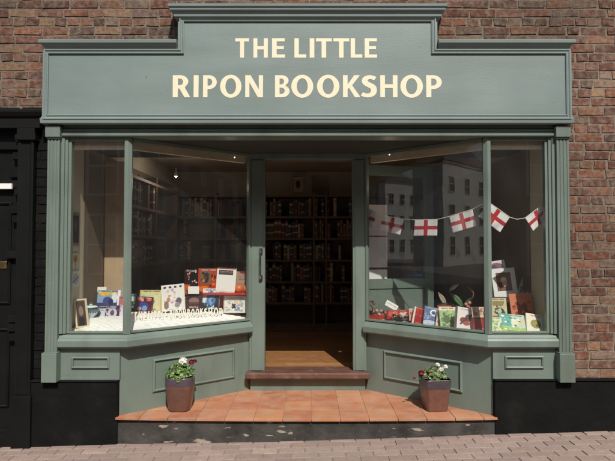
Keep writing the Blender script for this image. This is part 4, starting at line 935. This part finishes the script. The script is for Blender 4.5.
# potted plant with long leaves
pp = P(458, 318, .62)
t = thing('house_plant', 'green plant with long pointed leaves and a curled red stem', 'plant', (pp.x, .66, bed(pp.x, .66)))
mb = MB(); mb.lathe([(.045, 0), (.06, .09), (.066, .09), (.066, .105), (.056, .105), (.05, .08)], (0, 0, 0), 20, S('4a3028')); obj('pot', mb, M_pot1, t)
def leaf(mb, a, b, w_, up, col, n=9):
    a, b = Vector(a), Vector(b); d = b - a; sd = d.cross(Vector((0, 1, .3))).normalized()
    vs = []
    for i in range(n + 1):
        u = i / n; c = a + d * u + Vector((0, 0, up * math.sin(math.pi * u))); k = w_ * (math.sin(math.pi * u ** .8) + .02)
        vs += [c - sd * k + Vector((0, -.006, .0)), c + Vector((0, .004, -.004)), c + sd * k + Vector((0, -.006, 0))]
    fs = []
    for i in range(n): q = i * 3; fs += [(q, q + 1, q + 4, q + 3), (q + 1, q + 2, q + 5, q + 4)]
    mb.add(vs, fs, col)
def wp(px, py, y=.62): q = P(px, py, y); return (q.x - t.location.x, y - t.location.y, q.z - t.location.z)
base = (0, 0, .08)
for a, b, w_, up, c in ((wp(446, 305), wp(438, 292), .021, .004, 'b8a898'), (wp(463, 307), wp(450, 293), .026, .012, '5c7e50'), (wp(449, 291), wp(459, 284), .017, .004, '9aa08c'), (wp(452, 307), wp(437, 305), .012, .02, '35502c'), (wp(462, 308), wp(472, 297), .013, .01, '3c5a34')):
    mb = MB(); leaf(mb, a, b, w_, up, S(c)); mb.tube([base, tuple((Vector(base) + Vector(a)) / 2 + Vector((0, .01, .03))), a], .0035, 6, S('4a5c38')); o = obj('leaf', mb, M_leaf, t, smooth=True)
    md = o.modifiers.new('thickness', 'SOLIDIFY'); md.thickness = .0015
mb = MB(); mb.tube([base, wp(470, 302), wp(473, 297), wp(473.5, 293), wp(471, 289.5), wp(467.5, 287)], [.004, .004, .0045, .005, .004, .002], 8, S('a8604c')); obj('red_stem', mb, M_leaf, t, smooth=True)
mb = MB()
for q in ((466, 304.5), (469.5, 303), (468, 307)): mb.ball(wp(*q, .60), .017, 8, S('c08478'))
obj('flower_bud', mb, M_petal, t, smooth=True)

# bunting
bt = thing('flag_bunting', 'string of white flags with red crosses hung across the right window', 'bunting', (1.2, .3, 2.0)); O_ = bt.location.copy()
pA = Vector((RX, 0, 0)); nA = Vector((-rnm.x, -rnm.y, 0)); offA = pA - nA * .085
def wa(px, py): return onplane(px, py, offA, nA)
def wf_(px, py): return P(px, py, .085)
cpt = wa(481, 204)
spts = [wa(358, 203), wa(370, 209), wa(383, 215.6), wa(404, 219), wa(415, 219.9), wa(437.5, 219.4), wa(449, 216.5), wa(472.4, 209.3), wa(482, 204), wf_(489, 202.4), wf_(510, 217.3), wf_(517, 219.3), wf_(525, 218), wf_(545, 203), wf_(549, 199)]
mb = MB(); mb.tube(spts, .0032, 6); obj('string', mb, M_str, bt, off=O_)
flags = [([(356, 205), (376.5, 212), (373, 228), (353, 221)], wa), ([(383.2, 215.2), (404, 219), (400, 235), (379.6, 229.5)], wa), ([(414.8, 219.9), (437.5, 219.4), (437.2, 235.8), (413.6, 236)], wa), ([(449, 216.5), (472.4, 209.3), (476.9, 225.9), (453, 232.9)], wa),
         ([(488.5, 202), (510, 217.3), (500.3, 232.3), (478, 216.5)], wf_), ([(525, 218), (545.5, 203), (548, 217), (533, 231.2)], wf_)]
for fi, (cs, fn) in enumerate(flags):
    c4 = [fn(*c) for c in cs]; nx, nz = 24, 18; mb = MB(); vs = []
    for j in range(nz + 1):
        for i in range(nx + 1):
            u, v = i / nx, j / nz; p = (c4[0] * (1 - u) + c4[1] * u) * (1 - v) + (c4[3] * (1 - u) + c4[2] * u) * v
            p = p + Vector((0, .010 * math.sin(u * 5 + fi) * v + .006 * math.sin(u * 11 + v * 3 + fi * 2) * v, 0)); vs.append(p)
    fs = []; base_i = len(mb.v); mb.v += [tuple(q) for q in vs]
    for j in range(nz):
        for i in range(nx):
            u, v = (i + .5) / nx, (j + .5) / nz; q = j * (nx + 1) + i
            mb.f.append([q, q + 1, q + nx + 2, q + nx + 1]); mb.c.append(S('b32a32') if abs(u - .5) < .085 or abs(v - .5) < .11 else (.78, .76, .76))
    o = obj('flag', mb, M_flag, bt, off=O_, smooth=True); md = o.modifiers.new('thickness', 'SOLIDIFY'); md.thickness = .0012

# framed picture on top of the bookcase
put(298, 194, 13.5, 18, 'small framed portrait standing on top of the bookcase beyond the doorway', 'picture frame', '8a7a60', [('r', 0, 0, 1, 1, '9a8a78'), ('e', .5, .55, .25, .3, '3a2a24')], 'frame', y=BY + .06, tilt=4)
# spotlights on the head rails and ceiling
def spot(px, py, y, label):
    q = P(px, py, y); t = thing('spotlight', label, 'spotlight', q, group='small spotlights inside the windows')
    mb = MB(); mb.lathe([(.018, .0), (.021, .004), (.021, .035), (.012, .045)], (0, 0, 0), 16); mb.tube([(0, 0, .045), (0, 0, max(.06, 2.56 - q.z))], .006, 8); obj('housing', mb, M_housing, t, smooth=True)
    mb = MB(); mb.ball((0, 0, -.003), .011, 8); obj('bulb', mb, M_lamp, t, smooth=True)
def rail_spot(px, py, pt, n, label):
    q = onplane(px, py, Vector(pt) + n * .024, n); t = thing('spotlight', label, 'spotlight', q, group='small spotlights inside the windows')
    mb = MB(); mb.tube([(0, 0, 0), tuple(n * .010)], .010, 14); obj('housing', mb, M_housing, t, smooth=True)
    mb = MB(); mb.ball(tuple(-n * .002), .0065, 8); obj('bulb', mb, M_lamp, t, smooth=True)
nl = Vector((lnm.x, lnm.y, 0)); nr_ = Vector((rnm.x, rnm.y, 0))
rail_spot(224.5, 153.2, (LX, 0, 0), nl, 'left of two small lit spotlights near the door end of the left window')
rail_spot(234.5, 157.3, (LX, 0, 0), nl, 'right of two small lit spotlights near the door end of the left window')
rail_spot(389.5, 154.5, (RX, 0, 0), nr_, 'small lit spotlight under the head of the right window')
def glow(loc, power, name, r=.015):
    l = bpy.data.lights.new(name, 'POINT'); l.energy = power; l.color = (1, .84, .66); l.shadow_soft_size = r
    o = bpy.data.objects.new(name, l); COL.objects.link(o); o.location = loc
glow(P(176, 176.5, 1.9) + Vector((0, 0, -.07)), 3.2, 'spotlight_glow')
glow(onplane(389.5, 154.5, Vector((RX, 0, 0)) + nr_ * .12, nr_) + Vector((0, 0, -.30)), .55, 'spotlight_glow')
glow(onplane(229.5, 155.5, Vector((LX, 0, 0)) + nl * .14, nl) + Vector((0, 0, -.30)), .3, 'spotlight_glow')
spot(176, 176.5, 1.9, 'lit spotlight deeper in the room behind the left window')

# ------------------------------------------------------------------ flower pots on the step
STEPZ = .2455
def petals(mb, c, r, n, col, rr, cup=.5):
    c = Vector(c)
    for k in range(n):
        a = 6.283 * k / n * 1.618 * 1.0 + rr.uniform(-.3, .3); e_ = rr.uniform(-.25, 1); q = math.sqrt(max(0, 1 - e_ * e_)); d = Vector((q * math.cos(a), q * math.sin(a), e_))
        s1 = d.cross(Vector((0, 0, 1))).normalized() if abs(d.z) < .95 else Vector((1, 0, 0)); s2 = d.cross(s1)
        p = c + d * r * .72; w_ = r * rr.uniform(.36, .5); m = 7; kk = rr.uniform(.8, 1.1); cc = tuple(min(.9, v * kk) for v in col)
        vs = [p] + [p + s1 * w_ * math.cos(6.283 * i / m) + s2 * w_ * math.sin(6.283 * i / m) + d * w_ * .35 for i in range(m)]
        mb.add(vs, [(0, 1 + i, 1 + (i + 1) % m) for i in range(m)], cc)
def foliage(t, c, rx, rz, n, rr, cols, stems):
    mb = MB()
    for s_ in range(10):
        a = 6.283 * s_ / 10; mb.tube([(c[0] + .02 * math.cos(a), c[1] + .02 * math.sin(a), c[2] - .02), (c[0] + rx * .4 * math.cos(a), c[1] + rx * .4 * math.sin(a), c[2] + rz * .5), (c[0] + rx * .8 * math.cos(a), c[1] + rx * .8 * math.sin(a), c[2] + rz * rr.uniform(.4, 1))], [.003, .0025, .0015], 5, S('4a5c30'))
    for k in range(n):
        a = rr.uniform(0, 6.283); rad = rx * math.sqrt(rr.random()); h = rz * rr.uniform(.0, 1) * (1 - .45 * (rad / rx) ** 2) - .012 * (rad > rx * .75)
        if rad > rx * .8: h = rz * rr.uniform(.0, .5)
        p = Vector((c[0] + rad * math.cos(a), c[1] + rad * math.sin(a), c[2] + h))
        nrm = Vector((math.cos(a) * rr.uniform(.1, 1.1), math.sin(a) * rr.uniform(.1, 1.1) - .25, rr.uniform(.25, 1))).normalized()
        s1 = nrm.cross(Vector((rr.uniform(-1, 1), rr.uniform(-1, 1), .3))).normalized(); s2 = nrm.cross(s1); r_ = rr.uniform(.008, .0175); m = 10
        cc = S(rr.choice(cols)); kk = rr.uniform(.7, 1.15); cc = tuple(v * kk for v in cc)
        vs = [p - nrm * .003] + [p + (s1 * math.cos(6.283 * i / m) * .95 + s2 * math.sin(6.283 * i / m)) * r_ * (1 if i % 2 else .84) * (.55 if i == 0 else 1) + nrm * .004 * (i % 2) for i in range(m)]
        mb.add(vs, [(0, 1 + i, 1 + (i + 1) % m) for i in range(m)], cc)
    return obj('foliage', mb, M_leaf, t)
def pot_left():
    q = P(180, 409, .17); x, y = q.x, .175
    t = thing('flower_pot', 'rounded purple brown glazed flower pot on the left of the step', 'flower pot', (x, y, STEPZ), group='flower pots on the step')
    mb = MB(); pu, br = S('50464e'), S('66473d')
    pr = [(.080, 0), (.089, .006), (.097, .05), (.109, .13), (.117, .19), (.1165, .215), (.118, .222), (.118, .278), (.114, .284), (.106, .282), (.104, .25)]
    for i in range(len(pr) - 1): mb.lathe([pr[i], pr[i + 1]], (0, 0, 0), 44, br if i < 5 else pu, sq=3.2)
    obj('pot', mb, M_pot1, t, smooth=True)
    mb = MB(); mb.lathe([(.105, .235), (.105, .262), (.03, .270)], (0, 0, 0), 30, sq=3.2); obj('soil', mb, M_soil, t)
    f = thing('geranium_plant', 'bushy green plant with one white and one dark red bloom', 'plant', (x, y, STEPZ + .265), group='flowering plants in the pots')
    rr = random.Random(31); foliage(f, (0, 0, 0), .122, .135, 380, rr, ['5c7a3a', '6f8c48', '45602c', '86a060', '4f6c38'], 0)
    for px, py, r_, col in ((183, 361.5, .036, S('f0ece6')), (191.5, 362.5, .024, S('7a1420')), (195, 361.5, .018, S('6a1018'))):
        b = P(px, py, y - .01); lp = (b.x - x, b.y - y, b.z - STEPZ - .265)
        mb = MB(); petals(mb, lp, r_, 46, col, rr); mb.tube([(lp[0] * .3, 0, 0), lp], .0025, 6, S('5a7038')); obj('bloom', mb, M_petal, f)
def pot_right():
    q = P(435.5, 410, .16); x, y = q.x, .185
    t = thing('flower_pot', 'square tapered brown flower pot with dark rim band on the right', 'flower pot', (x, y, STEPZ), group='flower pots on the step'); t.rotation_euler = (0, 0, R(6))
    mb = MB(); pu, br = S('4a4048'), S('6d4a3e')
    pr = [(.083, 0), (.086, .004), (.104, .19), (.107, .195), (.112, .262), (.109, .267), (.100, .266), (.098, .235)]
    for i in range(len(pr) - 1): mb.lathe([pr[i], pr[i + 1]], (0, 0, 0), 48, br if i < 2 else pu, sq=14)
    obj('pot', mb, M_pot1, t, smooth=True)
    mb = MB(); mb.lathe([(.098, .22), (.098, .243), (.03, .252)], (0, 0, 0), 32, sq=14); obj('soil', mb, M_soil, t)
    f = thing('geranium_plant', 'grey green plant with dark red blooms left and white blooms right', 'plant', (x, y, STEPZ + .247), group='flowering plants in the pots')
    rr = random.Random(33); foliage(f, (0, 0, 0), .112, .11, 330, rr, ['6a7c4c', '7f8f60', '566a3c', '95a278', '60744a'], 0)
    for px, py, r_, col in ((421.5, 373.5, .028, S('86141e')), (428.5, 373.5, .024, S('7a101a')), (414.5, 378.5, .013, S('90202a')), (437.5, 365, .02, S('f0eee8')), (441, 369.5, .022, S('eceae2')), (445.5, 367, .019, S('f2f0ea')), (438.5, 371, .014, S('e8e6de'))):
        b = P(px, py, y - .01); lp = (b.x - x, b.y - y, b.z - STEPZ - .247)
        mb = MB(); petals(mb, lp, r_, 40, col, rr); mb.tube([(lp[0] * .3, 0, 0), lp], .0022, 6, S('5a7038')); obj('bloom', mb, M_petal, f)
pot_left(); pot_right()

# ------------------------------------------------------------------ the other side of the street (seen only as reflections in the glass)
def house(label, o, d, width, depth, h, wall, rows, cols, chims=2, group=None, skip=()):
    o = Vector(o); d = Vector(d).normalized(); rz = math.atan2(d.y, d.x)
    t = thing('house', label, 'house', (o.x, o.y, -.16), (0, 0, rz), group)
    mb = MB(); mb.box((0, 0, 0), (width, depth, h)); mb.box((-.06, -.12, h + .001), (width + .06, -.001, h + .22)); obj('wall', mb, wall, t)
    rf = MB(); e = .25; rh = 2.2
    rf.prism([(-e, h + .23), (depth + e, h + .23), (depth / 2, h + rh)], .0, width, lambda u, v, q: (q, u, v)); r_ = obj('roof', rf, M_slate, t)
    for k in range(chims):
        cx_ = width * (k + .5) / chims; mb = MB(); mb.box((cx_ - .5, depth / 2 - .4, h + 1.4), (cx_ + .5, depth / 2 + .4, h + rh + 1.3))
        for q in range(4): mb.lathe([(.11, 0), (.09, .45)], (cx_ - .36 + q * .24, depth / 2, h + rh + 1.3), 10)
        obj('chimney', mb, M_redb, r_)
    for j in range(rows):
        for i in range(cols):
            if (j, i) in skip: continue
            ww, wh_ = 1.0, (1.9 if j < rows - 1 else 1.5); x = width * (i + .5) / cols; z = .9 + j * (h - .6) / rows
            mb = MB(); mb.sweep([(x - ww / 2, z), (x + ww / 2, z), (x + ww / 2, z + wh_), (x - ww / 2, z + wh_)], [(0, -.03), (0, .05), (-.07, .05), (-.07, -.03)], True, lambda u, v, q: (u, -q, v)); mb.box((x - ww / 2 + .071, -.03, z + wh_ / 2 - .03), (x + ww / 2 - .071, -.002, z + wh_ / 2 + .03)); mb.box((x - .02, -.028, z + .071), (x + .02, -.003, z + wh_ / 2 - .031)); mb.box((x - .02, -.028, z + wh_ / 2 + .031), (x + .02, -.003, z + wh_ - .071))
            f = obj('window', mb, M_wframe, t)
            mb = MB(); mb.box((x - ww / 2 + .0705, -.018, z + .0705), (x + ww / 2 - .0705, -.0012, z + wh_ - .0705)); obj('pane', mb, M_dpane, f)
    return t
house('tall white rendered house mirrored in the right window, with chimneys', (-44.9, -25.3), (.59, .806), 9.0, 3.2, 9.4, M_white_render, 3, 3, 2, 'houses across the street')
house('lower white house mirrored in the right window beside the tall one', (-65.6, -25.8), (.45, .89), 6.2, 7, 10.4, M_white_render, 3, 3, 1, 'houses across the street')
house('brick house across the street, mirrored dimly straight ahead', (9, -12.2), (-1, 0), 24, 8, 8.0, M_redb, 3, 7, 3, 'houses across the street')
house('brick house across the street, mirrored dimly in the left window', (33.2, -12.2), (-1, 0), 24, 8, 8.6, M_redb, 3, 7, 3, 'houses across the street')
house('brick house farthest along the street, mirrored at the edge of the left window', (58, -12.2), (-1, 0), 24.6, 8, 7.8, M_redb, 3, 7, 3, 'houses across the street')
